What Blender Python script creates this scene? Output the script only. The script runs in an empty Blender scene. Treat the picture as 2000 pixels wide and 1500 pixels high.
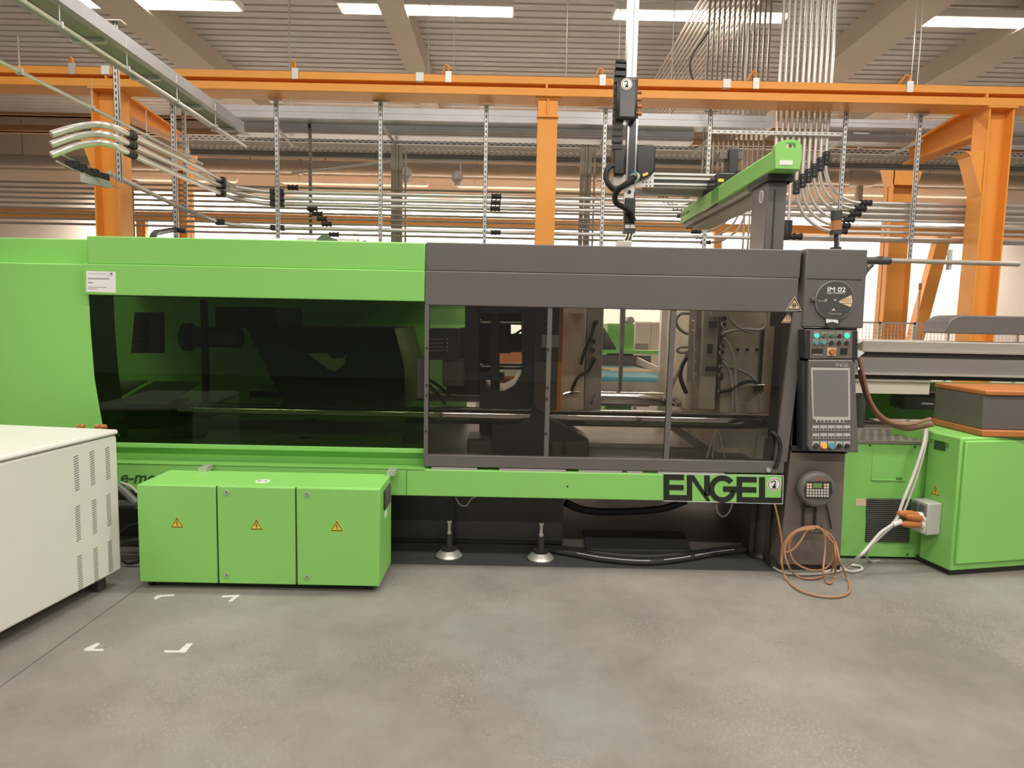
import bpy, bmesh, math, random
from mathutils import Vector, Matrix
random.seed(7)
SC = bpy.context.scene
COL = SC.collection
# ------------------------------------------------------------------ camera
F, EYE = 1290.0, 1.6
YAW, PITCH, ROLL = 0.15, 5.5, 1.18
ROT = (Matrix.Rotation(-math.radians(YAW), 3, 'Z') @ Matrix.Rotation(math.pi/2 - math.radians(PITCH), 3, 'X')
       @ Matrix.Rotation(math.radians(ROLL), 3, 'Z'))
cam = bpy.data.cameras.new('camera'); cam.sensor_fit = 'HORIZONTAL'; cam.sensor_width = 36.0
cam.lens = 36.0 * F / 2000.0; cam.clip_start = 0.05; cam.clip_end = 200
camo = bpy.data.objects.new('camera', cam); COL.objects.link(camo)
camo.location = (0, 0, EYE); camo.rotation_euler = ROT.to_euler(); SC.camera = camo
# ------------------------------------------------------------------ world, lamps, exposure
w = bpy.data.worlds.new('hall_ambient'); SC.world = w; w.use_nodes = True
w.node_tree.nodes['Background'].inputs[0].default_value = (1.0, 0.96, 0.91, 1)
w.node_tree.nodes['Background'].inputs[1].default_value = 0.33
SC.view_settings.view_transform = 'Standard'; SC.view_settings.look = 'None'
SC.view_settings.exposure = 0.0; SC.view_settings.gamma = 1.0; SC.view_settings.use_curve_mapping = False
CEIL = 6.6
LAMPS = []          # (x, y, length along x, watts) of the hall's long ceiling luminaires
for X, k in ((-5.6, 0.82), (-1.4, 0.9), (2.8, 1.14), (7.0, 1.3)):
    LAMPS += [(X, 1.2, 2.6, 135 * k), (X, -3.2, 2.6, 195 * k), (X, 4.3, 2.6, 108 * k), (X, 10.6, 2.6, 100 * k)]
WALL_FILL = [(X, 17.0, 4.92) for X in (-8.8, -4.0, 0.4, 5.2, 10.0)]      # added lamps, unseen behind the duct pipe, that brighten the back wall
def area(name, loc, sx, sy, watts, rot=(0, 0, 0)):
    d = bpy.data.lights.new(name, 'AREA'); d.shape = 'RECTANGLE'; d.size = sx; d.size_y = sy; d.energy = watts; d.color = (1.0, 0.945, 0.88)
    o = bpy.data.objects.new(name, d); COL.objects.link(o); o.location = loc; o.rotation_euler = rot; return d
for X, Y, L, W in LAMPS: area('luminaire_light', (X, Y, CEIL - 0.33), L, 0.3, W)
for X, Y, Z in WALL_FILL: area('wall_fill_light', (X, Y + 0.02, Z - 0.05), 3.6, 0.12, 390, (math.radians(16), 0, 0)).spread = math.radians(150)
# ------------------------------------------------------------------ helpers
def ray(px, py): return ROT @ Vector(((px - 1000) / F, -(py - 750) / F, -1.0))
def S(px, py, Y):
    d = ray(px, py); t = Y / d.y; return Vector((d.x * t, Y, EYE + d.z * t))
def SZ(px, py, Z):
    d = ray(px, py); t = (Z - EYE) / d.z; return Vector((d.x * t, d.y * t, Z))
def SX(px, py, X):
    d = ray(px, py); t = X / d.x; return Vector((X, d.y * t, EYE + d.z * t))
def XR(px0, px1, py, Y): return S(px0, py, Y).x, S(px1, py, Y).x
def ZR(px, pyb, pyt, Y): return S(px, pyb, Y).z, S(px, pyt, Y).z
def lin(h):
    h = h.lstrip('#'); c = [int(h[i:i+2], 16) / 255 for i in (0, 2, 4)]
    return tuple((x / 12.92 if x <= 0.04045 else ((x + 0.055) / 1.055) ** 2.4) for x in c) + (1,)
MATS = {}
def M(name, col=None, rough=0.5, metal=0.0, var=0.08, scale=6.0, bump=0.0, emit=None, estr=0.0, spec=0.5, stretch=(1, 1, 1), coat=0.0):
    if name in MATS: return MATS[name]
    m = bpy.data.materials.new(name); m.use_nodes = True; nt = m.node_tree; N = nt.nodes; L = nt.links
    b = N['Principled BSDF']; c = lin(col) if isinstance(col, str) else tuple(col) + (1,)
    b.inputs['Roughness'].default_value = rough; b.inputs['Metallic'].default_value = metal
    b.inputs['Specular IOR Level'].default_value = spec; b.inputs['Coat Weight'].default_value = coat
    tc = N.new('ShaderNodeTexCoord'); mp = N.new('ShaderNodeMapping'); mp.inputs['Scale'].default_value = stretch
    nz = N.new('ShaderNodeTexNoise'); nz.inputs['Scale'].default_value = scale; nz.inputs['Detail'].default_value = 5
    L.new(tc.outputs['Object'], mp.inputs['Vector']); L.new(mp.outputs['Vector'], nz.inputs['Vector'])
    mx = N.new('ShaderNodeMix'); mx.data_type = 'RGBA'
    mx.inputs['A'].default_value = tuple(x * (1 - var) for x in c[:3]) + (1,)
    mx.inputs['B'].default_value = tuple(min(1, x * (1 + var)) for x in c[:3]) + (1,)
    L.new(nz.outputs['Fac'], mx.inputs['Factor']); L.new(mx.outputs['Result'], b.inputs['Base Color'])
    if bump:
        bp = N.new('ShaderNodeBump'); bp.inputs['Strength'].default_value = bump; bp.inputs['Distance'].default_value = 0.01
        L.new(nz.outputs['Fac'], bp.inputs['Height']); L.new(bp.outputs['Normal'], b.inputs['Normal'])
    if emit:
        b.inputs['Emission Color'].default_value = lin(emit); b.inputs['Emission Strength'].default_value = estr
    MATS[name] = m; return m
def glass(name, tint, gloss=0.9, rough=0.01, ior=1.5):
    m = bpy.data.materials.new(name); m.use_nodes = True; nt = m.node_tree; N = nt.nodes; L = nt.links
    N.remove(N['Principled BSDF']); out = N['Material Output']
    tr = N.new('ShaderNodeBsdfTransparent'); tr.inputs[0].default_value = tuple(tint) + (1,)
    gl = N.new('ShaderNodeBsdfGlossy'); gl.inputs['Roughness'].default_value = rough
    gl.inputs[0].default_value = (gloss, gloss, gloss, 1)
    fr = N.new('ShaderNodeFresnel'); fr.inputs['IOR'].default_value = ior
    ms = N.new('ShaderNodeMixShader'); L.new(fr.outputs[0], ms.inputs[0]); L.new(tr.outputs[0], ms.inputs[1]); L.new(gl.outputs[0], ms.inputs[2])
    L.new(ms.outputs[0], out.inputs['Surface']); MATS[name] = m; return m
class MB:
    def __init__(s): s.v = []; s.f = []
    def add(s, vs, fs):
        o = len(s.v); s.v += [tuple(v) for v in vs]; s.f += [tuple(i + o for i in f) for f in fs]; return s
    def box(s, x0, x1, y0, y1, z0, z1):
        x0, x1 = min(x0, x1), max(x0, x1); y0, y1 = min(y0, y1), max(y0, y1); z0, z1 = min(z0, z1), max(z0, z1)
        return s.add([(x0,y0,z0),(x1,y0,z0),(x1,y1,z0),(x0,y1,z0),(x0,y0,z1),(x1,y0,z1),(x1,y1,z1),(x0,y1,z1)],
                     [(0,3,2,1),(4,5,6,7),(0,1,5,4),(1,2,6,5),(2,3,7,6),(3,0,4,7)])
    def boxp(s, px0, py0, px1, py1, Y, dep):
        """box whose front face fills a rectangle seen at depth Y and that runs back by dep"""
        xm, ym = (px0 + px1) / 2, (py0 + py1) / 2
        x0, x1 = XR(px0, px1, ym, Y); z0, z1 = ZR(xm, py1, py0, Y)
        return s.box(x0, x1, Y, Y + dep, z0, z1)
    def prism(s, poly, a0, a1, axis='y'):
        def P(p, a): return {'y': (p[0], a, p[1]), 'x': (a, p[0], p[1]), 'z': (p[0], p[1], a)}[axis]
        n = len(poly); vs = [P(p, a0) for p in poly] + [P(p, a1) for p in poly]
        fs = [tuple(range(n)), tuple(range(2*n-1, n-1, -1))] + [(i, (i+1) % n, n + (i+1) % n, n + i) for i in range(n)]
        return s.add(vs, fs)
    def prismp(s, pts, Y, dep):
        return s.prism([(S(x, y, Y).x, S(x, y, Y).z) for x, y in pts], Y, Y + dep, 'y')
    def cyl(s, p0, p1, r0, r1=None, n=14, caps=True):
        r1 = r0 if r1 is None else r1; p0 = Vector(p0); p1 = Vector(p1); d = (p1 - p0).normalized()
        a = d.orthogonal().normalized(); b = d.cross(a); vs = []
        for p, r in ((p0, r0), (p1, r1)):
            for i in range(n):
                t = 2 * math.pi * i / n; vs.append(p + a * (r * math.cos(t)) + b * (r * math.sin(t)))
        fs = [(i, (i+1) % n, n + (i+1) % n, n + i) for i in range(n)]
        if caps: fs += [tuple(range(n-1, -1, -1)), tuple(range(n, 2*n))]
        return s.add(vs, fs)
    def tube(s, pts, r, n=8, closed=False, ribs=None):
        pts = [Vector(p) for p in pts]; m = len(pts); vs = []; prev = None
        for i, p in enumerate(pts):
            if closed: t = pts[(i+1) % m] - pts[i-1]
            else: t = pts[min(i+1, m-1)] - pts[max(i-1, 0)]
            t.normalize()
            if prev is None: a = t.orthogonal().normalized()
            else:
                a = prev - t * prev.dot(t); a = a.normalized() if a.length > 1e-6 else t.orthogonal().normalized()
            prev = a; b = t.cross(a); rr = r if ribs is None else ribs(i)
            for k in range(n):
                q = 2 * math.pi * k / n; vs.append(p + a * (rr * math.cos(q)) + b * (rr * math.sin(q)))
        fs = []
        for i in range(m if closed else m - 1):
            j = (i + 1) % m
            fs += [(i*n+k, i*n+(k+1) % n, j*n+(k+1) % n, j*n+k) for k in range(n)]
        if not closed: fs += [tuple(range(n-1, -1, -1)), tuple(range((m-1)*n, m*n))]
        return s.add(vs, fs)
    def lathe(s, prof, c, n=24, axis='z'):
        vs = []; c = Vector(c)
        for r, h in prof:
            for k in range(n):
                q = 2 * math.pi * k / n; a, b = r * math.cos(q), r * math.sin(q)
                vs.append(c + Vector({'z': (a, b, h), 'y': (a, h, b), 'x': (h, a, b)}[axis]))
        fs = []
        for i in range(len(prof) - 1): fs += [(i*n+k, i*n+(k+1) % n, (i+1)*n+(k+1) % n, (i+1)*n+k) for k in range(n)]
        fs += [tuple(range(n-1, -1, -1)), tuple(range((len(prof)-1)*n, len(prof)*n))]
        return s.add(vs, fs)
    def xf(s, mat): s.v = [tuple(mat @ Vector(v)) for v in s.v]; return s
    def build(s, name, mat, parent=None, smooth=False, bev=0.0, seg=2, ang=35, label=None):
        me = bpy.data.meshes.new(name); me.from_pydata(s.v, [], s.f)
        bm = bmesh.new(); bm.from_mesh(me); bmesh.ops.recalc_face_normals(bm, faces=bm.faces); bm.to_mesh(me); bm.free()
        if smooth or bev:
            me.shade_smooth(); me.set_sharp_from_angle(angle=math.radians(ang))
        me.materials.append(MATS[mat] if isinstance(mat, str) else mat)
        o = bpy.data.objects.new(name, me); COL.objects.link(o); put(o, parent)
        if bev:
            b = o.modifiers.new('bevel', 'BEVEL'); b.width = bev; b.segments = seg; b.limit_method = 'ANGLE'; b.angle_limit = math.radians(40); b.harden_normals = False
        if label: o['label'] = label
        return o
def put(o, parent):
    if parent is not None:
        while parent.parent is not None and parent.parent.parent is not None: parent = parent.parent    # thing > part > sub-part, no deeper
        o.parent = parent
        if parent.type == 'EMPTY': o.matrix_parent_inverse = Matrix.Translation(-Vector(parent.location))
def thing(name, label, cat, loc=(0, 0, 0), group=None):
    o = bpy.data.objects.new(name, None); o.empty_display_size = 0.1; COL.objects.link(o); o.location = loc
    tag(o, label, cat, group); return o
def tag(o, label, cat, group=None):
    o['label'] = label; o['category'] = cat
    if group: o['group'] = group
    return o
def struct(o): o['kind'] = 'structure'; return o
def bez(pts, n=10):
    """Catmull-Rom through points"""
    P = [Vector(p) for p in pts]; P = [2*P[0]-P[1]] + P + [2*P[-1]-P[-2]]; out = []
    for i in range(1, len(P) - 2):
        for k in range(n):
            t = k / n; a, b, c, d = P[i-1], P[i], P[i+1], P[i+2]
            out.append(0.5 * ((2*b) + (c-a)*t + (2*a-5*b+4*c-d)*t*t + (-a+3*b-3*c+d)*t*t*t))
    out.append(P[-2]); return out
def text(s, x, z, Y, height, mat, parent, width=None, name='lettering', depth=0.002, xf=None, shear=0.0, bold=0.0, label=None):
    cu = bpy.data.curves.new('t', 'FONT'); cu.body = s; cu.size = 1; cu.extrude = 0.5; cu.shear = shear; cu.offset = bold
    cu.resolution_u = 3
    ob = bpy.data.objects.new('t', cu); COL.objects.link(ob)
    dg = bpy.context.evaluated_depsgraph_get(); dg.update(); me = bpy.data.meshes.new_from_object(ob.evaluated_get(dg))
    bpy.data.objects.remove(ob); bpy.data.curves.remove(cu)
    xs = [v.co.x for v in me.vertices]; ys = [v.co.y for v in me.vertices]
    x0, x1, y0, y1 = min(xs), max(xs), min(ys), max(ys); k = height / (y1 - y0)
    kx = (width / (x1 - x0)) if width else k
    for v in me.vertices:
        p = Vector((x + (v.co.x - x0) * kx, Y - depth * (v.co.z + 0.5), z + (v.co.y - y0) * k)); v.co = (xf @ p) if xf else p
    me.name = name; me.materials.clear(); me.materials.append(MATS[mat])
    o = bpy.data.objects.new(name, me); COL.objects.link(o); put(o, parent)
    if label: o['label'] = label
    return o
def link_copy(o, parent, off):
    """copy of a part (mesh data shared) moved by off"""
    c = o.copy(); COL.objects.link(c); c.parent = parent
    c.matrix_parent_inverse = o.matrix_parent_inverse.copy() if parent is o.parent else (Matrix.Translation(-Vector(parent.location)) if parent and parent.type == 'EMPTY' else Matrix.Identity(4))
    c.location = Vector(o.location) + Vector(off); return c
# ------------------------------------------------------------------ materials
M('green', (0.255, 0.60, 0.14), 0.42, var=0.04, scale=2)
M('green_dark', (0.10, 0.30, 0.05), 0.5, var=0.06)
M('anthracite', (0.13, 0.119, 0.111), 0.45, var=0.10, scale=4)
M('anthracite_low', (0.15, 0.126, 0.104), 0.5, var=0.12, scale=3)
M('black', (0.03, 0.029, 0.028), 0.45, var=0.15)
M('black_gloss', (0.028, 0.027, 0.026), 0.22, var=0.1)
M('sign_dark', (0.075, 0.070, 0.066), 0.4, var=0.1)
M('drum_green', (0.10, 0.135, 0.085), 0.5)
M('dark_iron', (0.05, 0.052, 0.048), 0.5, var=0.2)
M('rubber', (0.022, 0.022, 0.022), 0.6, var=0.2)
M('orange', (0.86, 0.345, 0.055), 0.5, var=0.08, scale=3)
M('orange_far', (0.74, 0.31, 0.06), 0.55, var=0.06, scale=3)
M('orange_shaded', (0.30, 0.155, 0.06), 0.55, var=0.08)  # the orange of the rear rails with their shade put into the colour
M('zinc', (0.56, 0.55, 0.53), 0.42, 0.55, var=0.10, scale=5)
M('zinc_tray', (0.42, 0.43, 0.45), 0.40, 0.6, var=0.15, scale=3)
M('pipe_steel', (0.62, 0.59, 0.55), 0.33, 0.55, var=0.06)
M('pipe_grey', (0.40, 0.36, 0.31), 0.35, 0.6, var=0.1)
M('chrome', (0.75, 0.73, 0.70), 0.12, 1.0, var=0.05)
M('steel_worn', (0.50, 0.46, 0.40), 0.45, 0.3, var=0.25, scale=8)
M('mold_steel', (0.78, 0.70, 0.56), 0.5, 0.1, var=0.35, scale=5)
M('alu', (0.62, 0.60, 0.56), 0.35, 0.6, var=0.06)
M('grey_duct', (0.30, 0.275, 0.235), 0.6, var=0.1)
M('white_paint', (0.74, 0.72, 0.67), 0.4, var=0.04)
M('white', (0.85, 0.84, 0.82), 0.5, var=0.03)
M('paper', (0.80, 0.79, 0.78), 0.7, var=0.03)
M('ink', (0.05, 0.05, 0.05), 0.7, var=0.1)
M('ink_grey', (0.35, 0.33, 0.32), 0.7, var=0.1)
M('decal_black', (0.012, 0.016, 0.010), 0.5, var=0.1)
M('decal_green', (0.03, 0.10, 0.02), 0.5, var=0.1)
M('sign_yellow', (0.75, 0.56, 0.06), 0.5, var=0.05)
M('sign_cream', (0.72, 0.55, 0.36), 0.5, var=0.06)
M('sign_red', (0.55, 0.05, 0.03), 0.5, var=0.05)
M('brown_ring', (0.25, 0.10, 0.05), 0.5, var=0.1)
M('hose_orange', (0.40, 0.20, 0.10), 0.5, var=0.12)
M('hose_brown', (0.26, 0.13, 0.075), 0.5, var=0.15)
M('steel_hose', (0.16, 0.155, 0.145), 0.5, var=0.15)
M('cable_grey', (0.42, 0.39, 0.35), 0.5, var=0.1)
M('cable_white', (0.62, 0.59, 0.53), 0.5, var=0.1)
M('plug_orange', (0.48, 0.17, 0.05), 0.5, var=0.15)
M('box_grey', (0.48, 0.47, 0.44), 0.5, var=0.05)
M('panel_grey', (0.26, 0.245, 0.225), 0.5, var=0.05)
M('screen', (0.20, 0.19, 0.185), 0.12, var=0.03)
M('key_light', (0.50, 0.48, 0.45), 0.5, var=0.05)
M('blue_belt', (0.08, 0.40, 0.52), 0.5, var=0.05)
M('mat_dark', (0.055, 0.058, 0.058), 0.6, var=0.2)
M('grate', (0.30, 0.27, 0.23), 0.4, 0.4, var=0.2)
M('brass', (0.70, 0.55, 0.40), 0.35, 0.15, var=0.1)
M('hood_silver', (0.46, 0.43, 0.38), 0.4, 0.4, var=0.12, scale=10, stretch=(1, 1, 6))
M('beige_concrete', (0.42, 0.37, 0.30), 0.8, var=0.06)
M('cream', (0.72, 0.66, 0.56), 0.6, var=0.04)
M('lamp_green', (0.05, 0.6, 0.35), 0.4, emit='#25f0a8', estr=1.1)
M('lamp_amber', (0.8, 0.30, 0.05), 0.4, emit='#ff9a30', estr=0.55)
M('lens_blue', (0.10, 0.33, 0.38), 0.25)
M('lens_green', (0.07, 0.16, 0.09), 0.25)
M('lcd', (0.15, 0.27, 0.08), 0.3)
M('beacon_amber', (0.45, 0.20, 0.07), 0.3)
M('luminaire_glow', (0.9, 0.9, 0.9), 0.5, emit='#fff0dd', estr=6.0)
glass('pane_smoke', (0.82, 0.80, 0.77), 0.55)
glass('pane_green', (0.54, 0.62, 0.44), 0.38)
glass('pane_clear', (0.88, 0.88, 0.88), 0.9)
# ================================================================== the hall
def floor_mat():
    m = bpy.data.materials.new('concrete_floor'); m.use_nodes = True; nt = m.node_tree; N = nt.nodes; L = nt.links
    b = N['Principled BSDF']; tc = N.new('ShaderNodeTexCoord')
    def noise(sc, det=6, rough=0.6):
        n = N.new('ShaderNodeTexNoise'); n.inputs['Scale'].default_value = sc; n.inputs['Detail'].default_value = det; n.inputs['Roughness'].default_value = rough
        L.new(tc.outputs['Object'], n.inputs['Vector']); return n
    def ramp(n, a, b_, c0, c1):
        r = N.new('ShaderNodeValToRGB'); r.color_ramp.elements[0].position = a; r.color_ramp.elements[1].position = b_
        r.color_ramp.elements[0].color = c0 + (1,); r.color_ramp.elements[1].color = c1 + (1,); L.new(n.outputs['Fac'], r.inputs[0]); return r
    def mix(a, b_, fac, mode='MIX'):
        x = N.new('ShaderNodeMix'); x.data_type = 'RGBA'; x.blend_type = mode
        L.new(a, x.inputs['A']); L.new(b_, x.inputs['B'])
        if isinstance(fac, float): x.inputs['Factor'].default_value = fac
        else: L.new(fac, x.inputs['Factor'])
        return x.outputs['Result']
    base = ramp(noise(1.1, 8, 0.68), 0.36, 0.66, (0.182, 0.168, 0.149), (0.285, 0.263, 0.233))
    cool = ramp(noise(0.55, 3), 0.50, 0.62, (1, 1, 1), (0.90, 0.98, 1.02))
    col = mix(base.outputs[0], cool.outputs[0], 0.8, 'MULTIPLY')
    sp = ramp(noise(70, 3, 0.75), 0.54, 0.64, (0, 0, 0), (1, 1, 1)); area = ramp(noise(1.3, 4), 0.46, 0.60, (0, 0, 0), (0.85, 0.85, 0.85))
    f = mix(sp.outputs[0], area.outputs[0], 1.0, 'MULTIPLY')
    lite = N.new('ShaderNodeRGB'); lite.outputs[0].default_value = (0.34, 0.315, 0.28, 1)
    col = mix(col, lite.outputs[0], f)
    dk = ramp(noise(6.5, 5, 0.7), 0.66, 0.74, (1, 1, 1), (0.72, 0.71, 0.70)); col = mix(col, dk.outputs[0], 1.0, 'MULTIPLY')
    L.new(col, b.inputs['Base Color']); b.inputs['Roughness'].default_value = 0.55; b.inputs['Specular IOR Level'].default_value = 0.35
    bp = N.new('ShaderNodeBump'); bp.inputs['Strength'].default_value = 0.25; bp.inputs['Distance'].default_value = 0.004
    L.new(noise(40, 6, 0.7).outputs['Fac'], bp.inputs['Height']); L.new(bp.outputs['Normal'], b.inputs['Normal'])
    MATS['concrete_floor'] = m
floor_mat()
WALLY = 18.0; HX = 15.0
struct(MB().box(-HX, HX, -9, WALLY, -0.2, 0).build('floor', 'concrete_floor'))
M('wall_white', (0.86, 0.785, 0.70), 0.7, var=0.02, scale=0.8)
M('wall_panel', (0.46, 0.41, 0.34), 0.7, var=0.05, scale=1.5)
M('deck', (0.40, 0.38, 0.35), 0.6, var=0.06, scale=2)
zsplit = S(1000, 352, WALLY).z
wb = struct(MB().box(-HX, HX, WALLY, WALLY + 0.2, 0, zsplit).build('wall_back', 'wall_white'))
nP = 15
for i in range(nP):                      # grey cladding panels of the upper wall
    x0 = -HX + i * 2 * HX / nP
    MB().box(x0 + 0.012, x0 + 2 * HX / nP - 0.012, WALLY - 0.05, WALLY + 0.2, zsplit, CEIL + 0.1).build('panel', 'wall_panel', wb)
struct(MB().box(-HX - 0.2, -HX, -9, WALLY, 0, CEIL).build('wall_left', 'wall_white'))
struct(MB().box(HX, HX + 0.2, -9, WALLY, 0, CEIL).build('wall_right', 'wall_white'))
d = MB(); per = 0.24; n = int((WALLY + 9) / per); prof = []
for i in range(n + 1):
    y = -9 + i * per
    prof += [(y, CEIL + 0.016), (y + per * 0.35, CEIL + 0.016), (y + per * 0.45, CEIL), (y + per * 0.9, CEIL)]
vs = [(x, y, z) for x in (-HX, HX) for y, z in prof]; k = len(prof)
d.add(vs, [(i, i + 1, k + i + 1, k + i) for i in range(k - 1)])
ceil = struct(d.build('ceiling', 'deck'))
MB().box(-HX, HX, -9, WALLY, CEIL + 0.1, CEIL + 0.3).build('roof_slab', 'beige_concrete', ceil)
for i, (a, b) in enumerate(((316, 388), (779, 822), (1640, 1722), (1905, 1990))):
    x0 = SZ(a, 107, CEIL - 0.35).x; x1 = SZ(b, 107, CEIL - 0.35).x
    struct(MB().box(x0, x1, -9, WALLY, CEIL - 0.35, CEIL + 0.08).build('trim_%d' % (i + 1), 'beige_concrete'))
# ceiling luminaires, then the added wall fill lamps
lum_where = {1.2: 'over the aisle in front of the moulding machine', -3.2: 'over the far side of the aisle', 10.6: 'behind the orange runway beam', 4.3: 'right above the moulding machine'}
for X, Y, L, W in LAMPS:
    t = thing('ceiling_luminaire', 'long white ceiling luminaire ' + lum_where[Y], 'lamp', (X, Y, CEIL - 0.3), 'luminaires ' + lum_where[Y])
    MB().box(X - L/2 - 0.04, X + L/2 + 0.04, Y - 0.19, Y + 0.19, CEIL - 0.31, CEIL - 0.2).build('housing', 'white', t, bev=0.01)
    MB().box(X - L/2, X + L/2, Y - 0.15, Y + 0.15, CEIL - 0.322, CEIL - 0.312).build('diffuser', 'luminaire_glow', t)
    for s in (-1, 1): MB().cyl((X + s * L * 0.4, Y, CEIL - 0.2), (X + s * L * 0.4, Y, CEIL + 0.02), 0.01, n=6).build('rod', 'zinc', t)
for i, (X, Y, Z) in enumerate(WALL_FILL):
    t = thing('wall_fill', 'added slim fill lamp, out of sight, brightening the back wall', 'lamp', (X, Y, Z), 'added fill lamps brightening the back wall')
    MB().box(X - 1.85, X + 1.85, Y - 0.06, Y + 0.03, Z, Z + 0.07).build('housing', 'white', t)
    MB().prism([(Y - 0.05, Z), (Y + 0.06, Z), (Y + 0.02, Z - 0.03)], X - 1.8, X + 1.8, 'x').build('diffuser', 'white', t)
    for s in (-1, 1): MB().cyl((X + s * 1.4, Y, Z + 0.07), (X + s * 1.4, Y, CEIL - 0.002), 0.008, n=6).build('rod', 'zinc', t)
# ---- floor joint and tape marks
j0 = SZ(142, 1240, 0).x
M('joint', (0.12, 0.11, 0.10), 0.8)
struct(MB().box(j0 - 0.004, j0 + 0.004, -2, 5.2, 0.0, 0.001).build('trim_5', 'joint'))
M('tape', (0.60, 0.60, 0.60), 0.45, var=0.15, scale=20)
for nm, pts in (('behind', [(300, 1168), (308, 1163), (340, 1161), (340, 1164.5), (315, 1166), (303, 1172)]),
           ('beside', [(433, 1164), (470, 1162), (453, 1175.5), (446, 1175.5), (455, 1166), (434, 1167.5)]),
           ('left', [(164, 1268), (190, 1256), (196, 1258), (182, 1268), (202, 1268), (202, 1272), (165, 1272)]),
           ('right', [(320, 1271), (350, 1271), (365, 1257), (377, 1257), (362, 1275), (322, 1275)])):
    lab = {'behind': 'worn white corner tape on the floor in front of the first cabinet door',
           'beside': 'worn white corner tape on the floor in front of the middle cabinet door',
           'left': 'worn white arrow-like corner tape on the floor beside the floor joint',
           'right': 'long worn white corner tape on the open floor, bent like a tick mark'}[nm]
    tag(MB().prism([tuple(SZ(x, y, 0).xy) for x, y in pts], 0.0005, 0.002, 'z').build('floor_tape', 'tape'), lab, 'floor tape')
# ================================================================== orange steel frame
BY = 7.76                                # front face of the runway beam
def zrow(py, Y, px=1000): return S(px, py, Y).z
rb = thing('runway_beam', 'long orange steel runway beam spanning above the green machine', 'beam', (0, BY, zrow(163, BY)))
zt, zm, zl, zb = zrow(148, BY), zrow(163, BY), zrow(170, BY), zrow(186, BY)
MB().box(-HX, HX, BY, BY + 0.30, zm, zt).build('top_flange', 'orange', rb, bev=0.006)
MB().box(-HX, HX, BY + 0.10, BY + 0.20, zl - 0.01, zm + 0.01).build('web', 'orange', rb)
MB().box(-HX, HX, BY, BY + 0.34, zb, zl).build('bottom_flange', 'orange', rb, bev=0.006)
for px in (142, 577, 876, 1177, 1477, 1778):     # clip with a hook on the flange
    x = S(px, 150, BY).x
    c = MB().box(x - 0.035, x + 0.035, BY - 0.015, BY, zm - 0.005, zt + 0.03).build('clip', 'zinc', rb)
    MB().tube([(x, BY + 0.02, zt), (x, BY + 0.0, zt + 0.09), (x - 0.03, BY + 0.02, zt + 0.11), (x - 0.09, BY + 0.12, zt)], 0.014, 6).build('hook', 'orange', c)
for px in (207, 820, 1420): 
    x = S(px, 150, BY).x; MB().box(x - 0.045, x + 0.045, BY - 0.02, BY + 0.05, zm - 0.003, zt + 0.012).build('joint_cover', 'white', rb, bev=0.006)
for px in (207, 1068, 1930):
    x = S(px, 170, BY).x; MB().box(x - 0.012, x + 0.012, BY, BY + 0.10, zl, zm).build('stiffener', 'orange', rb)
def column(px, Y, w, dpt, ztop, lab, mat='orange', haunch=True, py=300, wx=0.0):
    x = S(px, py, Y).x
    t = thing('steel_column', lab, 'column', (x, Y, 0))
    b = MB().box(x - w/2, x + w/2, Y, Y + 0.018, 0, ztop).box(x - w/2, x + w/2, Y + dpt - 0.018, Y + dpt, 0, ztop)
    b.box(x - 0.008, x + 0.008, Y + 0.018, Y + dpt - 0.018, 0, ztop); b.build('shaft', mat, t)
    MB().box(x - w/2 - 0.03, x + w/2 + 0.03, Y - 0.02, Y + dpt + 0.02, ztop - 0.02, ztop).build('cap_plate', mat, t)
    MB().box(x - w/2 - 0.08, x + w/2 + 0.08, Y - 0.06, Y + dpt + 0.06, 0, 0.03).build('base_plate', mat, t)
    if haunch:
        zh = ztop - 0.22
        MB().prism([(x - w/2 - 0.012, zh), (x + w/2 + 0.012, zh), (x + w/2 + 0.012, zh + 0.02), (x - w/2 - 0.012, zh + 0.02)], Y - 0.03, Y + 0.06, 'y').build('bracket_plate', mat, t)
        MB().prism([(Y - 0.03, zh + 0.02), (Y, zh + 0.02), (Y, ztop - 0.02), (Y - 0.02, ztop - 0.02)], x - 0.008, x + 0.008, 'x').build('bracket_rib', mat, t)
    return t, x
cm, xm = column(1068, BY + 0.06, 0.225, 0.20, zb, 'orange steel column rising behind the seam of the green and dark covers')
# the corner column turned so that two faces show
def corner_column(px, lab, flip=1):
    Y = BY + 0.02; x = S(px, 300, Y).x
    t = thing('steel_column', lab, 'column', (x, Y, 0))
    MB().box(x - 0.145, x - 0.127, Y, Y + 0.26, 0, zb).box(x + 0.127, x + 0.145, Y, Y + 0.26, 0, zb).box(x - 0.127, x + 0.127, Y + 0.12, Y + 0.135, 0, zb).build('shaft', 'orange', t)
    MB().box(x - 0.17, x + 0.17, Y - 0.02, Y + 0.28, zb - 0.02, zb).build('cap_plate', 'orange', t)
    MB().box(x - 0.22, x + 0.22, Y - 0.07, Y + 0.33, 0, 0.03).build('base_plate', 'orange', t)
    MB().prism([(x - 0.145, zb - 1.0), (x - 0.145, zb - 0.5), (x - 0.36, zb - 0.5), (x - 0.30, zb - 0.55)], Y + 0.02, Y + 0.24, 'y').build('haunch', 'orange', t)
    return t, x
cl, xl = corner_column(206, 'orange steel column with a flared haunch above the left end of the green machine')
cr, xr = corner_column(1950, 'orange steel column with a flared haunch beyond the right end of the machine')
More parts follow.
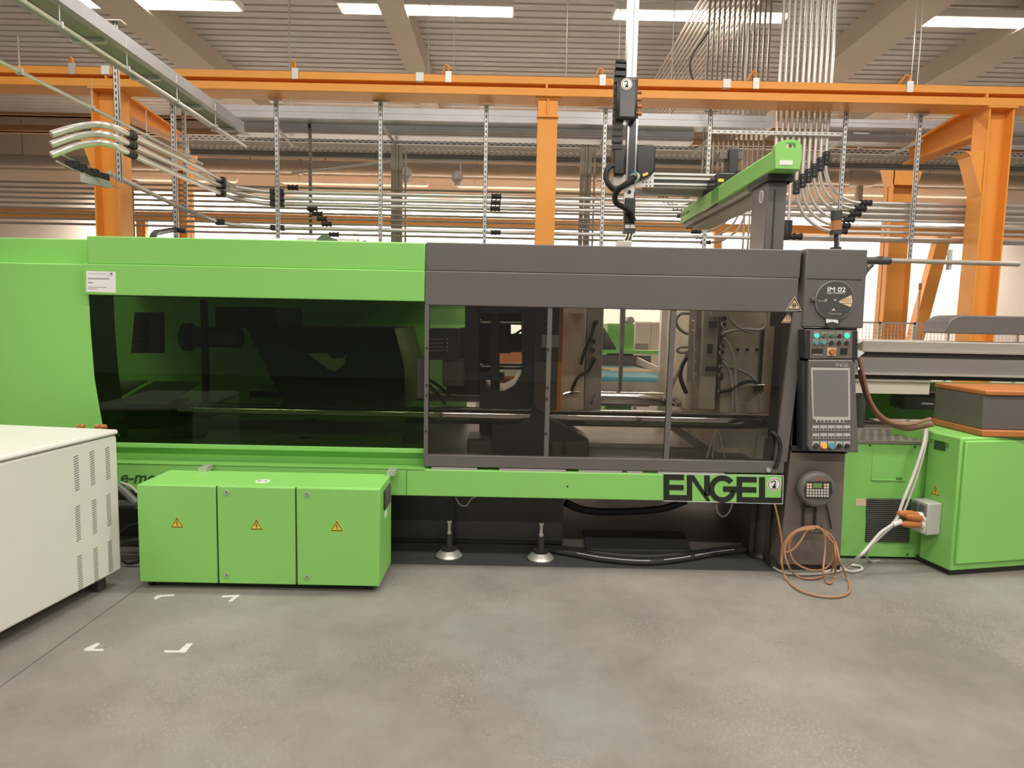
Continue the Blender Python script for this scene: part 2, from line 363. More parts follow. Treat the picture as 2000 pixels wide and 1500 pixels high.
# knee braces running back from the corner columns, back row of beams and columns
RY = 12.6
def brace(name, A, B, YA, YB, lab):
    t = thing(name, lab, 'brace', S(A[0], A[2], YA))
    a0, a1, b0, b1 = S(A[0], A[1], YA), S(A[0], A[2], YA), S(B[0], B[1], YB), S(B[0], B[2], YB)
    for nm, w_, lo, hi in (('web', 0.012, 0.0, 1.0), ('top_flange', 0.10, 0.9, 1.0), ('bottom_flange', 0.10, 0.0, 0.1)):
        m = MB(); vs = []
        for p, q in ((a1, a0), (b1, b0)):
            for k in (lo, hi):
                r_ = p.lerp(q, k)
                for s_ in (-1, 1): vs.append(r_ + Vector((s_ * w_, 0, 0)))
        m.add(vs, [(0, 1, 3, 2), (4, 6, 7, 5), (0, 2, 6, 4), (1, 5, 7, 3), (2, 3, 7, 6), (0, 4, 5, 1)]); m.build(nm, 'orange', t)
brace('knee_brace', (238, 186, 226), (345, 262, 276), 8.1, 9.6, 'orange knee brace running back from the column at the left end of the machine')
brace('knee_brace', (1915, 205, 268), (1778, 288, 322), 8.1, 8.93, 'orange knee brace running back from the column at the right end of the machine')
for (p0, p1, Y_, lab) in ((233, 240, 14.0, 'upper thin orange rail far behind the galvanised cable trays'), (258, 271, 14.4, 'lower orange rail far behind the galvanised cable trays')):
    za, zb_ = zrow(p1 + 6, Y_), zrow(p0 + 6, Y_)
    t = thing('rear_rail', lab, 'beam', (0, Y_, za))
    MB().box(-HX, HX, Y_ - 0.06, Y_ + 0.2, za, za + (zb_ - za) * 0.5).build('flange', 'orange_shaded', t); MB().box(-HX, HX, Y_, Y_ + 0.1, za, zb_).build('web', 'orange_shaded', t)
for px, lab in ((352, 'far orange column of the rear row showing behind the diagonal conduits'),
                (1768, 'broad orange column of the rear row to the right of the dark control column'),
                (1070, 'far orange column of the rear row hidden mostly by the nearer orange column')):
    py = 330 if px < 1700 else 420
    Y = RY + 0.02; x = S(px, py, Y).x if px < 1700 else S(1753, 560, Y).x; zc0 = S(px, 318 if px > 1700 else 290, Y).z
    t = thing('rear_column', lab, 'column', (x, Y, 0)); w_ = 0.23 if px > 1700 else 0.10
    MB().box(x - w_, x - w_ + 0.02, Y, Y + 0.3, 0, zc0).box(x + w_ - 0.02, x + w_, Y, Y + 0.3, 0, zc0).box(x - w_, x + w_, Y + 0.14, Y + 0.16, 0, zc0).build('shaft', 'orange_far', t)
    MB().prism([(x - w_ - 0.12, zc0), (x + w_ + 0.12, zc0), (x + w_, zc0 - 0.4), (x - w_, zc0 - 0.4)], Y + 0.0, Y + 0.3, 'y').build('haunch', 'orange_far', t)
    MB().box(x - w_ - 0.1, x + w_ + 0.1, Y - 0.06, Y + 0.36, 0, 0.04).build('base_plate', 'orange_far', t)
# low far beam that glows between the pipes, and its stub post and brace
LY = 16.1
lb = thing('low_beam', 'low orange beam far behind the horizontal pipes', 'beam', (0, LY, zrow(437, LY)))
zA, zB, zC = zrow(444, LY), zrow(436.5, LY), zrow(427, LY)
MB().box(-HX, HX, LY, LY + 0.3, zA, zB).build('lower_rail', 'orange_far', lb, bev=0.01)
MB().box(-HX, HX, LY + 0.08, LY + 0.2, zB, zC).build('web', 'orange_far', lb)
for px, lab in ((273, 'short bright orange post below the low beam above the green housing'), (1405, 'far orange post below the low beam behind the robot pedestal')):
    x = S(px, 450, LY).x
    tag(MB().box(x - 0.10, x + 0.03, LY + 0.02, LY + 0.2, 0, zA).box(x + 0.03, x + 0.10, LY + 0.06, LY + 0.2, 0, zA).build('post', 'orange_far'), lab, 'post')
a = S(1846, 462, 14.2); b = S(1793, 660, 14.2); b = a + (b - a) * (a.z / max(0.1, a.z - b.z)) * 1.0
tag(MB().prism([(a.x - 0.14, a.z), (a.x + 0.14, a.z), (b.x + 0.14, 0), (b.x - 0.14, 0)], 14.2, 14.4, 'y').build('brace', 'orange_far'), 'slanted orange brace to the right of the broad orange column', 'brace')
# ================================================================== injection moulding machine
FY = 4.2                                  # front plane of the machine
mc = thing('injection_molding_machine', 'long green and anthracite injection moulding machine with dark windows', 'machine', (0, 5.2, 0))
MYB = 6.5                                 # back plane
def zf(py, px, Y=FY): return S(px, py, Y).z
def xf_(px, py, Y=FY): return S(px, py, Y).x
zTop = zf(474, 831); zSeam = zf(529, 831); zWinT = zf(589, 831); zWinB = zf(878, 831); zSill = zf(893, 831); zBeamT = zf(917, 831, 4.16); zBeamB = zf(969, 831, 4.16)
xG0 = xf_(170, 500); xG1 = xf_(831, 530); xD1 = xf_(1568, 510); xCol1 = xf_(1690, 500)
# green upper covers
MB().box(xG0, xG1 - 0.002, FY, FY + 0.35, zSeam, zTop).build('upper_cover', 'green', mc, bev=0.008)
MB().box(xG0 - 0.02, xG1 - 0.002, FY - 0.016, FY + 0.3, zWinT, zSeam).build('window_header', 'green', mc, bev=0.005)
MB().box(xG0, xG1, FY + 0.35, MYB, zTop - 0.02, zTop).build('roof_panel', 'green', mc)
# left end housing (slightly recessed, runs out of view)
MB().box(-3.6, xG0 + 0.004, FY + 0.16, MYB, zSeam + 0.004, zTop - 0.005).build('end_cover', 'green', mc, bev=0.006)
zz = lambda py: zf(py, 190)
le = MB().prism([(-3.6, zSeam), (xf_(166, 520), zSeam), (xf_(167, 577), zWinT), (xf_(170, 640), zz(640)), (xf_(178, 740), zz(740)), (xf_(188, 800), zz(800)), (xf_(200, 868), zWinB), (xf_(204, 890), zSill), (-3.6, zSill)], FY + 0.03, FY + 0.3, 'y')
le.build('side_panel', 'green', mc, bev=0.006)
# sill below the left window, recess strip
MB().box(xG0, xG1, FY + 0.02, FY + 0.2, zSill + 0.02, zWinB).build('window_sill', 'green', mc, bev=0.004)
MB().box(-3.6, xG1, FY + 0.09, FY + 0.2, zBeamT - 0.06, zSill + 0.02).build('recess_strip', 'green', mc)
# green base beam
xB1 = xf_(1527, 955, 4.16)
bb = MB().box(-3.6, xB1, 4.16, 4.5, zBeamB, zBeamT).build('base_beam', 'green', mc, bev=0.006)
MB().box(-3.6, xf_(831, 912, 4.16), 4.155, 4.17, zBeamT, zBeamT + 0.008).build('edge_strip', 'green', bb)
M('slider_grey', (0.55, 0.53, 0.50), 0.35, 0.5)
for a, b in ((843, 932), (975, 1105), (1130, 1215), (1225, 1255), (1285, 1415)):
    x0, x1 = XR(a, b, 920, 4.17); MB().box(x0, x1, 4.165, 4.19, zBeamT, zBeamT + 0.012).build('door_rail', 'slider_grey', bb)
x0 = xf_(794, 950, 4.16); MB().box(x0 - 0.0015, x0 + 0.0015, 4.158, 4.162, zBeamB + 0.005, zBeamT - 0.005).build('panel_joint', 'decal_green', bb)
x0 = xf_(1108, 952, 4.16); MB().cyl((x0, 4.157, zf(950, 1108, 4.16)), (x0, 4.162, zf(950, 1108, 4.16)), 0.006, n=8).build('screw', 'black', bb)
# ENGEL lettering on the base beam, letter by letter
def lp(zx, zy): p = S(1180 + zx / 5.263, 740 + zy / 5.263, 4.16); return (p.x, p.z)
def letter(polys, nm='letter'):
    m = MB()
    for poly in polys: m.prism([lp(*q) for q in poly], 4.156, 4.1602, 'y')
    return m.build(nm, 'decal_black', bb, label='black capital letter of the maker\'s name')
def R4(a, b, c, d, sl=0.02): return [(a, b), (c, b + (c - a) * sl), (c, d + (c - a) * sl), (a, d)]
letter([R4(610, 978, 668, 1246), R4(668, 979, 820, 1036), R4(668, 1088, 816, 1140), R4(668, 1192, 850, 1248)])
letter([R4(850, 988, 903, 1250), [(903, 990), (922, 990), (1085, 1240), (1085, 1256), (1055, 1256), (903, 1042)], R4(1028, 992, 1085, 1200)])
arc = []; cx, cy, ro, ri = 1215, 1131, 140, 86
ang = [math.radians(a) for a in range(-38, -361, -12)]
quads = []
for i in range(len(ang) - 1):
    a, b = ang[i], ang[i + 1]
    quads.append([(cx + ro * math.cos(a), cy + ro * math.sin(a)), (cx + ro * math.cos(b), cy + ro * math.sin(b)), (cx + ri * math.cos(b), cy + ri * math.sin(b)), (cx + ri * math.cos(a), cy + ri * math.sin(a))])
letter(quads + [R4(1222, 1104, 1362, 1158, 0.01)])
letter([R4(1362, 1004, 1416, 1268), R4(1416, 1005, 1566, 1060), R4(1416, 1110, 1562, 1164), R4(1416, 1214, 1592, 1270)])
letter([R4(1592, 1008, 1652, 1272), R4(1652, 1220, 1828, 1272, 0.01)])
def lstrip(q0, q1, w=5):
    m = MB(); a, b = Vector((q0[0], q0[1])), Vector((q1[0], q1[1])); n_ = Vector((-(b - a).y, (b - a).x)).normalized() * w / 2
    m.prism([lp(*(a + n_)), lp(*(b + n_)), lp(*(b - n_)), lp(*(a - n_))], 4.157, 4.1602, 'y'); m.build('edge_line', 'paper', bb)
for q in (((605, 975), (1840, 993)), ((1840, 993), (1832, 1284)), ((1832, 1284), (610, 1252))): lstrip(*q)
text('e-motion', xf_(236, 933, 4.16), zf(944, 262, 4.16), 4.1602, 0.075, 'decal_green', bb, shear=0.25, bold=0.02, name='model_lettering')
def robot_sticker(cx, cy, Y, r, parent, nrm=None):
    """round cream sticker: brown ring, a robot arm over a crossed figure"""
    c = S(cx, cy, Y); xfm = nrm or Matrix.Identity(4)
    def L3(pts, d0, d1): return MB().prism([(c.x + r * a, c.z + r * b) for a, b in pts], c.y - d1, c.y - d0, 'y')
    circ = lambda k: [(k * math.cos(2 * math.pi * i / 28), k * math.sin(2 * math.pi * i / 28)) for i in range(28)]
    base = L3(circ(1), 0, 0.0015).xf(xfm).build('round_sticker', 'paper', parent)
    L3(circ(0.9), 0.0015, 0.002).xf(xfm).build('ring', 'brown_ring', base); L3(circ(0.78), 0.002, 0.0025).xf(xfm).build('field', 'paper', base)
    m = MB()
    def bar(a, b, w_=0.09):
        a, b = Vector(a), Vector(b); n_ = Vector((-(b - a).y, (b - a).x)).normalized() * w_
        q = [a + n_, b + n_, b - n_, a - n_]; m.prism([(c.x + r * p.x, c.z + r * p.y) for p in q], c.y - 0.0032, c.y - 0.0025, 'y')
    for a, b in (((-0.5, 0.25), (-0.1, 0.55)), ((-0.1, 0.55), (0.15, 0.4)), ((0.15, 0.4), (0.12, -0.1)), ((0.12, -0.1), (-0.1, 0.0)), ((-0.28, -0.6), (0.3, -0.2)), ((0.3, -0.6), (-0.28, -0.2)), ((0.0, -0.15), (0.0, -0.6))): bar(a, b)
    m.xf(xfm).build('pictogram', 'ink', base); return base
robot_sticker(1512, 946, 4.16, 0.044, bb)
# ---- left window pane
pl = MB().prism([(xf_(167, 577), zWinT), (xG1, zWinT), (xG1, zWinB), (xf_(200, 868), zWinB), (xf_(188, 800), zz(800)), (xf_(178, 740), zz(740)), (xf_(170, 640), zz(640))], FY + 0.035, FY + 0.041, 'y').build('left_window_pane', 'pane_green', mc, label='dark green tinted window pane')
MB().boxp(815, 700, 829, 778, FY + 0.028, 0.006).build('latch_plate', 'black', pl)
# ---- anthracite upper covers and sliding door
MB().box(xG1, xD1 - 0.01, FY, FY + 0.35, zSeam, zTop + 0.005).build('upper_cover', 'anthracite', mc, bev=0.008, label='anthracite upper cover')
MB().box(xG1, xD1, FY + 0.35, FY + 0.55, zTop - 0.05, zTop).build('roof_edge', 'anthracite', mc)
DX1 = xf_(1545, 600)
door = MB().box(xG1, DX1 + 0.03, FY - 0.02, FY + 0.06, zf(598, 1000) - 0.004, zSeam).build('sliding_door', 'anthracite', mc, bev=0.006, label='anthracite sliding door with smoked window')
zdT, zdB = zf(598, 1000), zf(890, 1000); zRail = zBeamT + 0.014
MB().box(xG1, xG1 + 0.026, FY - 0.018, FY + 0.04, zdB, zdT).build('stile', 'anthracite', door)
MB().prism([(xf_(1548, 600), zdT), (xf_(1572, 600), zdT), (xf_(1535, 890), zdB), (xf_(1512, 890), zdB)], FY - 0.018, FY + 0.04, 'y').build('stile', 'anthracite', door)
MB().box(xG1, xf_(1530, 905), FY - 0.018, FY + 0.06, zRail, zdB).build('bottom_rail', 'anthracite', door, bev=0.006)
def mull(pt, pb, w_):
    m = MB().prism([(xf_(pt, 598), zdT), (xf_(pt + w_, 598), zdT), (xf_(pb + w_, 890), zdB), (xf_(pb, 890), zdB)], FY - 0.012, FY + 0.02, 'y')
    return m.build('mullion', 'anthracite', door)
mull(1070, 1062, 9); mull(1311, 1296, 10)
for px, py in ((1071, 682), (1069, 757), (1068, 779), (1066, 847)):
    p = S(px, py, FY - 0.012); MB().cyl(p, p - Vector((0, 0.006, 0)), 0.008, n=8).build('bolt', 'black', door)
for px, py in ((833, 679), (833, 752), (833, 772), (832, 842)):
    p = S(px, py, FY - 0.018); MB().cyl(p, p - Vector((0, 0.005, 0)), 0.007, n=8).build('bolt', 'black', door)
MB().box(xG1 + 0.02, xf_(1545, 700), FY + 0.005, FY + 0.010, zdB, zdT).build('pane', 'pane_smoke', door, label='smoked transparent pane')
p0 = [S(*q, FY - 0.03) for q in ((1513, 848), (1521, 858), (1524, 880), (1516, 912))]
MB().tube([S(1508, 846, FY)] + bez(p0, 4) + [S(1508, 912, FY)], 0.013, 8).build('pull_handle', 'black_gloss', door, smooth=True)
p = S(1499, 917, FY - 0.02); MB().cyl(p, p - Vector((0, 0.02, 0)), 0.014, n=12).build('lock', 'zinc', door, smooth=True)
# second stile seen at the right of the door (guide profile)
MB().prism([(xf_(1565, 640), zf(640, 1565)), (xf_(1575, 640), zf(640, 1565)), (xf_(1558, 870), zf(870, 1560)), (xf_(1545, 870), zf(870, 1560))], FY + 0.0, FY + 0.1, 'y').build('guide_profile', 'anthracite', mc)
# warning triangles on the door
def triangle(cx, cy, Y, h, parent, kind, border='decal_black', field='sign_cream', xfm=None):
    c = S(cx, cy, Y); k = xfm or Matrix.Identity(4)
    def tri(s, d0, d1): return MB().prism([(c.x, c.z + h * (0.5 + (s - 1) * 0.9)), (c.x - 0.58 * h * s, c.z - h * (0.5 - (1 - s) * 0.45)), (c.x + 0.58 * h * s, c.z - h * (0.5 - (1 - s) * 0.45))], c.y - d1, c.y - d0, 'y').xf(k)
    b = tri(1.1, 0, 0.0012).build('warning_sticker', field, parent)
    tri(0.98, 0.0012, 0.0018).build('border', border, b); tri(0.78, 0.0018, 0.0024).build('field', field, b)
    m = MB()
    def bar(a, b_, w_=0.035, col=None):
        a, b_ = Vector(a), Vector(b_); n_ = Vector((-(b_ - a).y, (b_ - a).x)).normalized() * w_
        m.prism([(c.x + h * p_.x, c.z + h * p_.y) for p_ in (a + n_, b_ + n_, b_ - n_, a - n_)], c.y - 0.003, c.y - 0.0024, 'y')
    if kind == 'crush':
        for s in (-1, 1): bar((s * 0.07, 0.05), (s * 0.07, -0.33), 0.05); bar((s * 0.12, -0.15), (s * 0.22, -0.15), 0.04)
    elif kind == 'hot':
        for s in (-0.14, 0, 0.14): bar((s, 0.0), (s + 0.02, -0.32), 0.028)
    else:
        bar((0.03, 0.18), (-0.07, -0.08)); bar((-0.08, -0.06), (0.08, -0.10)); bar((0.07, -0.08), (0.0, -0.34))
    m.xf(k).build('pictogram', 'sign_red' if kind == 'bolt_red' else 'ink', b)
    if kind == 'volt':
        pass
    return b
triangle(1551, 593, FY - 0.02, 0.078, door, 'crush')
triangle(1539, 620, FY + 0.005, 0.062, door, 'hot', 'brown_ring', 'sign_cream')
# ---- interior behind the right window
rear_green = MB().boxp(838, 560, 912, 900, 6.3, 0.06)
rear_green.build('rear_cover', 'green', mc)
MB().boxp(100, 560, 838, 900, 6.3, 0.06).build('rear_cover', 'green', mc)
# bed of the machine and drip tray
zBed = zf(868, 1000, 4.5)
MB().box(-3.5, xf_(1530, 900), FY + 0.2, 6.4, zBeamB + 0.02, zBed - 0.12).build('bed', 'dark_iron', mc)
MB().box(xf_(1108, 850, 5.2), xf_(1345, 850, 5.2), 5.0, 6.2, zBed - 0.12, zBed - 0.09).build('chute_plate', 'grate', mc)
MB().boxp(1125, 866, 1310, 874, 4.62, 0.05).build('bed_rail', 'steel_worn', mc)
# tie bars (front low, front high hidden, rear low, rear high)
YF_, YR_ = 4.72, 6.0
zb1 = S(1100, 815, YF_).z; rt = 0.062
for Y_, z_, rr in ((YF_, zb1, rt), (YR_, zb1, rt), (YF_, zb1 + 1.0, rt), (YR_, zb1 + 1.0, rt)):
    MB().cyl((xf_(790, 810, YF_) - 1.6, Y_, z_), (xf_(1512, 820, YF_), Y_, z_), rr, n=28).build('tie_bar', 'chrome', mc, smooth=True)
# moving platen with a rounded opening (toggle side), built as four slabs round the hole plus rounded corner pieces
PYF, PYB = 4.86, 6.2
def platep(pts, Y, dep, mat, nm, par=mc, bev=0.006): return MB().prismp(pts, Y, dep).build(nm, mat, par, bev=bev)
tg = platep([(908, 590), (936, 590), (936, 770), (872, 770), (872, 700), (896, 640), (908, 640)], PYF + 0.1, 0.5, 'dark_iron', 'toggle_head')
platep([(936, 588), (1050, 588), (1050, 612), (936, 612)], PYF, 0.6, 'dark_iron', 'platen_rib', tg)
platep([(1020, 612), (1050, 612), (1050, 900), (1020, 790)], PYF, 0.6, 'dark_iron', 'platen_rib', tg)
platep([(936, 735), (944, 752), (962, 763), (985, 763), (1005, 752), (1018, 730), (1022, 715), (1022, 850), (936, 850)], PYF, 0.6, 'dark_iron', 'platen_rib', tg)
platep([(958, 608), (975, 608), (975, 766), (958, 766)], PYF + 0.02, 0.3, 'black', 'centre_bar', tg)
for py, r_ in ((628, 0.022), (715, 0.024)):
    MB().cyl(S(934, py, PYF + 0.25), S(1022, py + 1, PYF + 0.25), r_, n=16).build('guide_rod', 'chrome', tg, smooth=True)
platep([(934, 612), (959, 612), (959, 742), (934, 742)], PYF + 0.35, 0.1, 'black', 'actuator', tg)
for q in ((974, 610, 1022, 634), (974, 634, 998, 690), (998, 652, 1022, 688)): platep([(q[0], q[1]), (q[2], q[1]), (q[2], q[3]), (q[0], q[3])], PYF + 0.42, 0.1, 'black', 'motor_block', tg)
platep([(936, 728), (985, 728), (985, 742), (936, 742)], PYF + 0.1, 0.2, 'black', 'actuator', tg)
for k in range(5):
    MB().tube(bez([S(978 + k * 3, 650 - k * 3, PYF + 0.3), S(1000, 655 + k * 5, PYF + 0.22), S(1018, 645 + k * 9, PYF + 0.3)], 5), 0.010, 6).build('cable', 'rubber', tg, smooth=True)
# junction box with brass tubes
jb = platep([(838, 641), (896, 641), (896, 703), (838, 703)], PYF - 0.05, 0.1, 'anthracite', 'junction_box')
for k, y in enumerate((662, 670, 677, 684)):
    MB().cyl(S(832, y + 1, PYF - 0.07), S(866, y, PYF - 0.07), 0.007, n=8).build('brass_tube', 'brass', jb, smooth=True)
    p = S(874, y, PYF - 0.052); MB().cyl(p, p - Vector((0, 0.01, 0)), 0.007, n=8).build('fitting', 'chrome', jb, smooth=True)
platep([(864, 703), (906, 703), (906, 755), (864, 755)], PYF - 0.03, 0.15, 'anthracite_low', 'valve_block')
for q in (((838, 742), (880, 775)), ((838, 752), (870, 790))):
    MB().tube(bez([S(*q[0], 4.75), S((q[0][0] + q[1][0]) / 2, (q[0][1] + q[1][1]) / 2 - 3, 4.75), S(*q[1], 4.75)], 4), 0.012, 6).build('hose', 'rubber', mc, smooth=True)
# moving platen face, orange edge
mp = platep([(1046, 588), (1094, 588), (1086, 900), (1038, 900)], PYF - 0.06, 1.3, 'anthracite_low', 'moving_platen')
platep([(1093, 588), (1101, 588), (1093, 868), (1085, 868)], PYF - 0.07, 0.9, 'orange', 'platen_edge', mp, 0)
for k in range(9): platep([(1062, 622 + k * 12), (1074, 616 + k * 12), (1074, 619 + k * 12), (1062, 625 + k * 12)], PYF - 0.075, 0.02, 'black', 'platen_slot', mp, 0)
# carriage on the bed
ca = platep([(912, 858), (960, 855), (960, 836), (1010, 836), (1035, 822), (1042, 800), (1150, 858), (1150, 905), (912, 905)], FY + 0.32, 0.3, 'dark_iron', 'carriage')
for a, b in ((916, 960), (1078, 1098), (1105, 1148)): platep([(a, 862), (b, 862), (b, 890), (a, 890)], FY + 0.30, 0.03, 'anthracite_low', 'roller_shoe', ca)
FPF = 4.97
# fixed platen at the right
fp = platep([(1412, 588), (1525, 588), (1505, 900), (1402, 900)], FPF + 0.0, 1.3, 'mold_steel', 'fixed_platen')
platep([(1524, 600), (1531, 600), (1516, 838), (1509, 838)], FPF - 0.05, 0.3, 'orange', 'platen_edge', fp, 0)
M('orange_dull', (0.40, 0.10, 0.035), 0.55)
for k in range(3): p = S(1440 + k * 19, 683, FPF); MB().cyl(p, p - Vector((0, 0.012, 0)), 0.012, n=10).build('bolt', 'black', fp)
platep([(1468, 753), (1494, 750), (1494, 765), (1470, 767)], FPF - 0.06, 0.06, 'chrome', 'clamp_shoe', fp)
platep([(1488, 640), (1494, 640), (1486, 770), (1480, 770)], FPF - 0.01, 0.01, 'black', 'platen_slot', fp, 0)
# rear guard: posts seen through the window
for a, b in ((1213, 1223),): 
    platep([(a, 590), (b, 590), (b - 9, 775), (a - 4, 775)], 6.1, 0.06, 'anthracite', 'rear_post')
platep([(1090, 775), (1345, 777), (1345, 786), (1090, 784)], 6.3, 0.05, 'steel_worn', 'rear_rail')
platep([(1098, 800), (1520, 805), (1520, 900), (1098, 900)], 6.35, 0.05, 'dark_iron', 'rear_skirt')
platep([(1546, 560), (1572, 560), (1560, 900), (1528, 900)], FY + 0.12, 0.12, 'anthracite_low', 'end_wall')
# ---- interior behind the left window
li = platep([(480, 640), (770, 640), (790, 720), (790, 800), (560, 800), (520, 720)], 4.75, 1.0, 'black', 'toggle_block')
platep([(600, 690), (640, 690), (648, 700), (668, 700), (676, 692), (672, 712), (655, 726), (640, 722)], 4.70, 0.05, 'steel_worn', 'toggle_cover', li)
platep([(420, 600), (540, 600), (540, 640), (420, 640)], 4.85, 0.6, 'dark_iron', 'toggle_block_top', li)
p0, p1 = S(366, 658, 5.0), S(470, 660, 5.0)
MB().cyl(p0, p1, 0.075, n=20).build('ejector_cylinder', 'anthracite', mc, smooth=True)
MB().cyl(p0 - Vector((0.02, 0, 0)), p0 + Vector((0.03, 0, 0)), 0.105, n=20).build('cylinder_flange', 'anthracite', mc, smooth=True)
platep([(390, 585), (400, 585), (406, 785), (395, 785)], 4.9, 0.05, 'black', 'guard_post')
platep([(412, 800), (540, 800), (540, 822), (405, 822)], 4.75, 0.3, 'steel_worn', 'linkage_plate')
tr = MB().prism([tuple(S(412, 832, 5.0).xy), tuple(S(790, 838, 5.0).xy), tuple(S(781, 874, 4.45).xy), tuple(S(392, 866, 4.45).xy)], zf(868, 600, 4.45) - 0.01, zf(868, 600, 4.45), 'z').build('drip_tray', 'green', mc)
c = S(597, 852, 4.7); zt_ = zf(868, 600, 4.45)
MB().lathe([(0.05, zt_), (0.05, zt_ + 0.003)], (c.x, c.y, 0), 20).build('round_sticker', 'ink', tr)
M('plate_pale', (0.42, 0.44, 0.40), 0.6)
zq = zf(765, 280, 4.9)
for q in ([(180, 785), (215, 742), (288, 742), (214, 785)], [(228, 785), (302, 744), (392, 746), (332, 785)]):
    MB().prism([tuple(SZ(x, y, zq).xy) for x, y in q], zq - 0.01, zq, 'z').build('pale_plate', 'plate_pale', mc)  # flat pale plates that show as whitish shapes through the left pane
platep([(214, 786), (330, 786), (338, 838), (216, 838)], 4.75, 0.3, 'green_dark', 'housing_box')
platep([(262, 610), (315, 610), (315, 690), (255, 690)], 5.6, 0.06, 'anthracite_low', 'vent_plate')
for k in range(7): platep([(272, 625 + k * 10), (288, 617 + k * 10), (288, 622 + k * 10), (272, 630 + k * 10)], 5.58, 0.02, 'black', 'vent_slot')
# ---- control column
cc = MB().prism([(xf_(1572, 487), zf(487, 1630)), (xCol1, zf(487, 1630)), (xf_(1681, 640), zf(640, 1620)), (xf_(1562, 640), zf(640, 1620))], FY - 0.03, FY + 0.5, 'y').build('control_column', 'anthracite', mc, bev=0.008)
p_ = zf(545, 1630, FY - 0.03); MB().box(xf_(1576, 545, FY - .03), xf_(1684, 545, FY - .03), FY - 0.033, FY - 0.028, p_ - 0.003, p_ + 0.001).build('panel_joint', 'black', cc)
MB().prism([(xf_(1545, 880), zf(880, 1600)), (xf_(1652, 880), zf(880, 1600)), (xf_(1641, 1105), 0.04), (xf_(1521, 1105), 0.04)], FY, FY + 0.45, 'y').build('lower_column', 'anthracite_low', mc, bev=0.006)
MB().box(xf_(1508, 1100), xf_(1645, 1100), FY + 0.02, FY + 0.42, 0, 0.06).build('column_foot', 'black', mc)
MB().prism([(xf_(1562, 640), zf(640, 1600)), (xf_(1674, 640), zf(640, 1600)), (xf_(1655, 885), zf(885, 1600)), (xf_(1545, 885), zf(885, 1600))], FY, FY + 0.4, 'y').build('column_core', 'black', mc)
# operator panel
OY = 4.08
op = MB().prismp([(1580, 705), (1666, 705), (1670, 712), (1677, 884), (1583, 881), (1578, 870)], OY, 0.12).build('operator_panel', 'anthracite', mc, bev=0.006, label='operator panel with grey screen and keys')
MB().prismp([(1572, 643), (1676, 645), (1676, 703), (1572, 701)], OY + 0.01, 0.12).build('button_box', 'black', mc, bev=0.006)
MB().prismp([(1567, 705), (1580, 705), (1583, 881), (1568, 878)], OY + 0.03, 0.1).build('panel_side', 'black', op, bev=0.004)
MB().prismp([(1582, 645), (1665, 646), (1664, 700), (1582, 700)], OY + 0.006, 0.005).build('button_plate', 'anthracite_low', op)
MB().prismp([(1580, 702.5), (1664, 703), (1664, 705), (1580, 704.5)], OY + 0.0, 0.01).build('trim_line', 'alu', op)
def rnd(px, py, Y, r, mat, par, nm='button', h=0.008, n=12):
    p = S(px, py, Y); return MB().cyl(p, p - Vector((0, h, 0)), r, r * 0.85, n=n).build(nm, mat, par, smooth=True)
for row, y in enumerate((655.5, 668.5)):
    for k in range(5):
        x = 1595 + k * 14.9 - row
        MB().boxp(x - 6.5, y - 8, x + 6.5, y + 1.5, OY + 0.004, 0.004).build('button_label', 'panel_grey', op)
        mt = {(0, 0): 'lamp_green', (0, 4): 'lamp_green', (0, 1): 'lens_green', (0, 2): 'lens_green', (1, 0): 'lens_blue', (1, 1): 'lens_blue'}.get((row, k), 'black')
        rnd(x, y + (0.3 if row == 0 else 1), OY + 0.004, 0.017 if (row, k) == (0, 4) else 0.014, mt, op)
MB().boxp(1616, 679, 1633, 695, OY + 0.002, 0.006).build('switch_plate', 'sign_cream', op); rnd(1625, 687, OY + 0.002, 0.022, 'plug_orange', op, 'rotary_switch', 0.02)
MB().boxp(1586, 681, 1608, 691, OY + 0.003, 0.004).build('key_slot', 'black', op); MB().boxp(1587, 691.5, 1607, 694.5, OY + 0.002, 0.004).build('label_strip', 'panel_grey', op)
MB().boxp(1642, 680, 1655, 692, OY + 0.001, 0.006).build('rocker_switch', 'black_gloss', op)
MB().prismp([(1584, 718), (1660, 719), (1661, 820), (1654, 821), (1653, 826), (1594, 825), (1593, 820), (1587, 818)], OY - 0.004, 0.006).build('screen_bezel', 'key_light', op, bev=0.001)
MB().prismp([(1588, 722.5), (1656.5, 723), (1657, 813.5), (1590, 813)], OY - 0.006, 0.004).build('screen', 'screen', op)
for k in range(8): MB().boxp(1597 + k * 6.7 + (k // 2) * 1.6, 821, 1601.5 + k * 6.7 + (k // 2) * 1.6, 824, OY - 0.006, 0.003).build('soft_key', 'ink', op)
for row, y in enumerate((831, 846.5, 862)):
    for k in range(5):
        x = 1587 + k * 15.1; MB().boxp(x, y, x + 13, y + 10, OY - 0.003, 0.005).build('key_pad', 'key_light', op)
        if row < 2:
            for j in (0, 1): MB().boxp(x + 1.2 + j * 6.3, y + 5.5, x + 5.6 + j * 6.3, y + 8.7, OY - 0.005, 0.003).build('key', 'ink', op)
        else: rnd(x + 6.5, y + 8.5, OY - 0.003, (0.018, 0.018, 0.022, 0.015, 0.015)[k], ('ink', 'lamp_amber', 'lens_blue', 'black', 'black')[k], op, 'knob', 0.018)
text('ENGEL', S(1632, 716, OY).x, S(1645, 716.5, OY).z, OY - 0.001, 0.021, 'key_light', op, width=0.083)
# papers stuck behind the panel edge
for q in ([(1675, 660), (1687, 666), (1675, 671)], [(1674, 682), (1689, 689), (1674, 700)], [(1675, 715), (1680, 720), (1675, 724)]):
    MB().prismp(q, OY + 0.10, 0.002).build('paper_tag', 'paper', op)
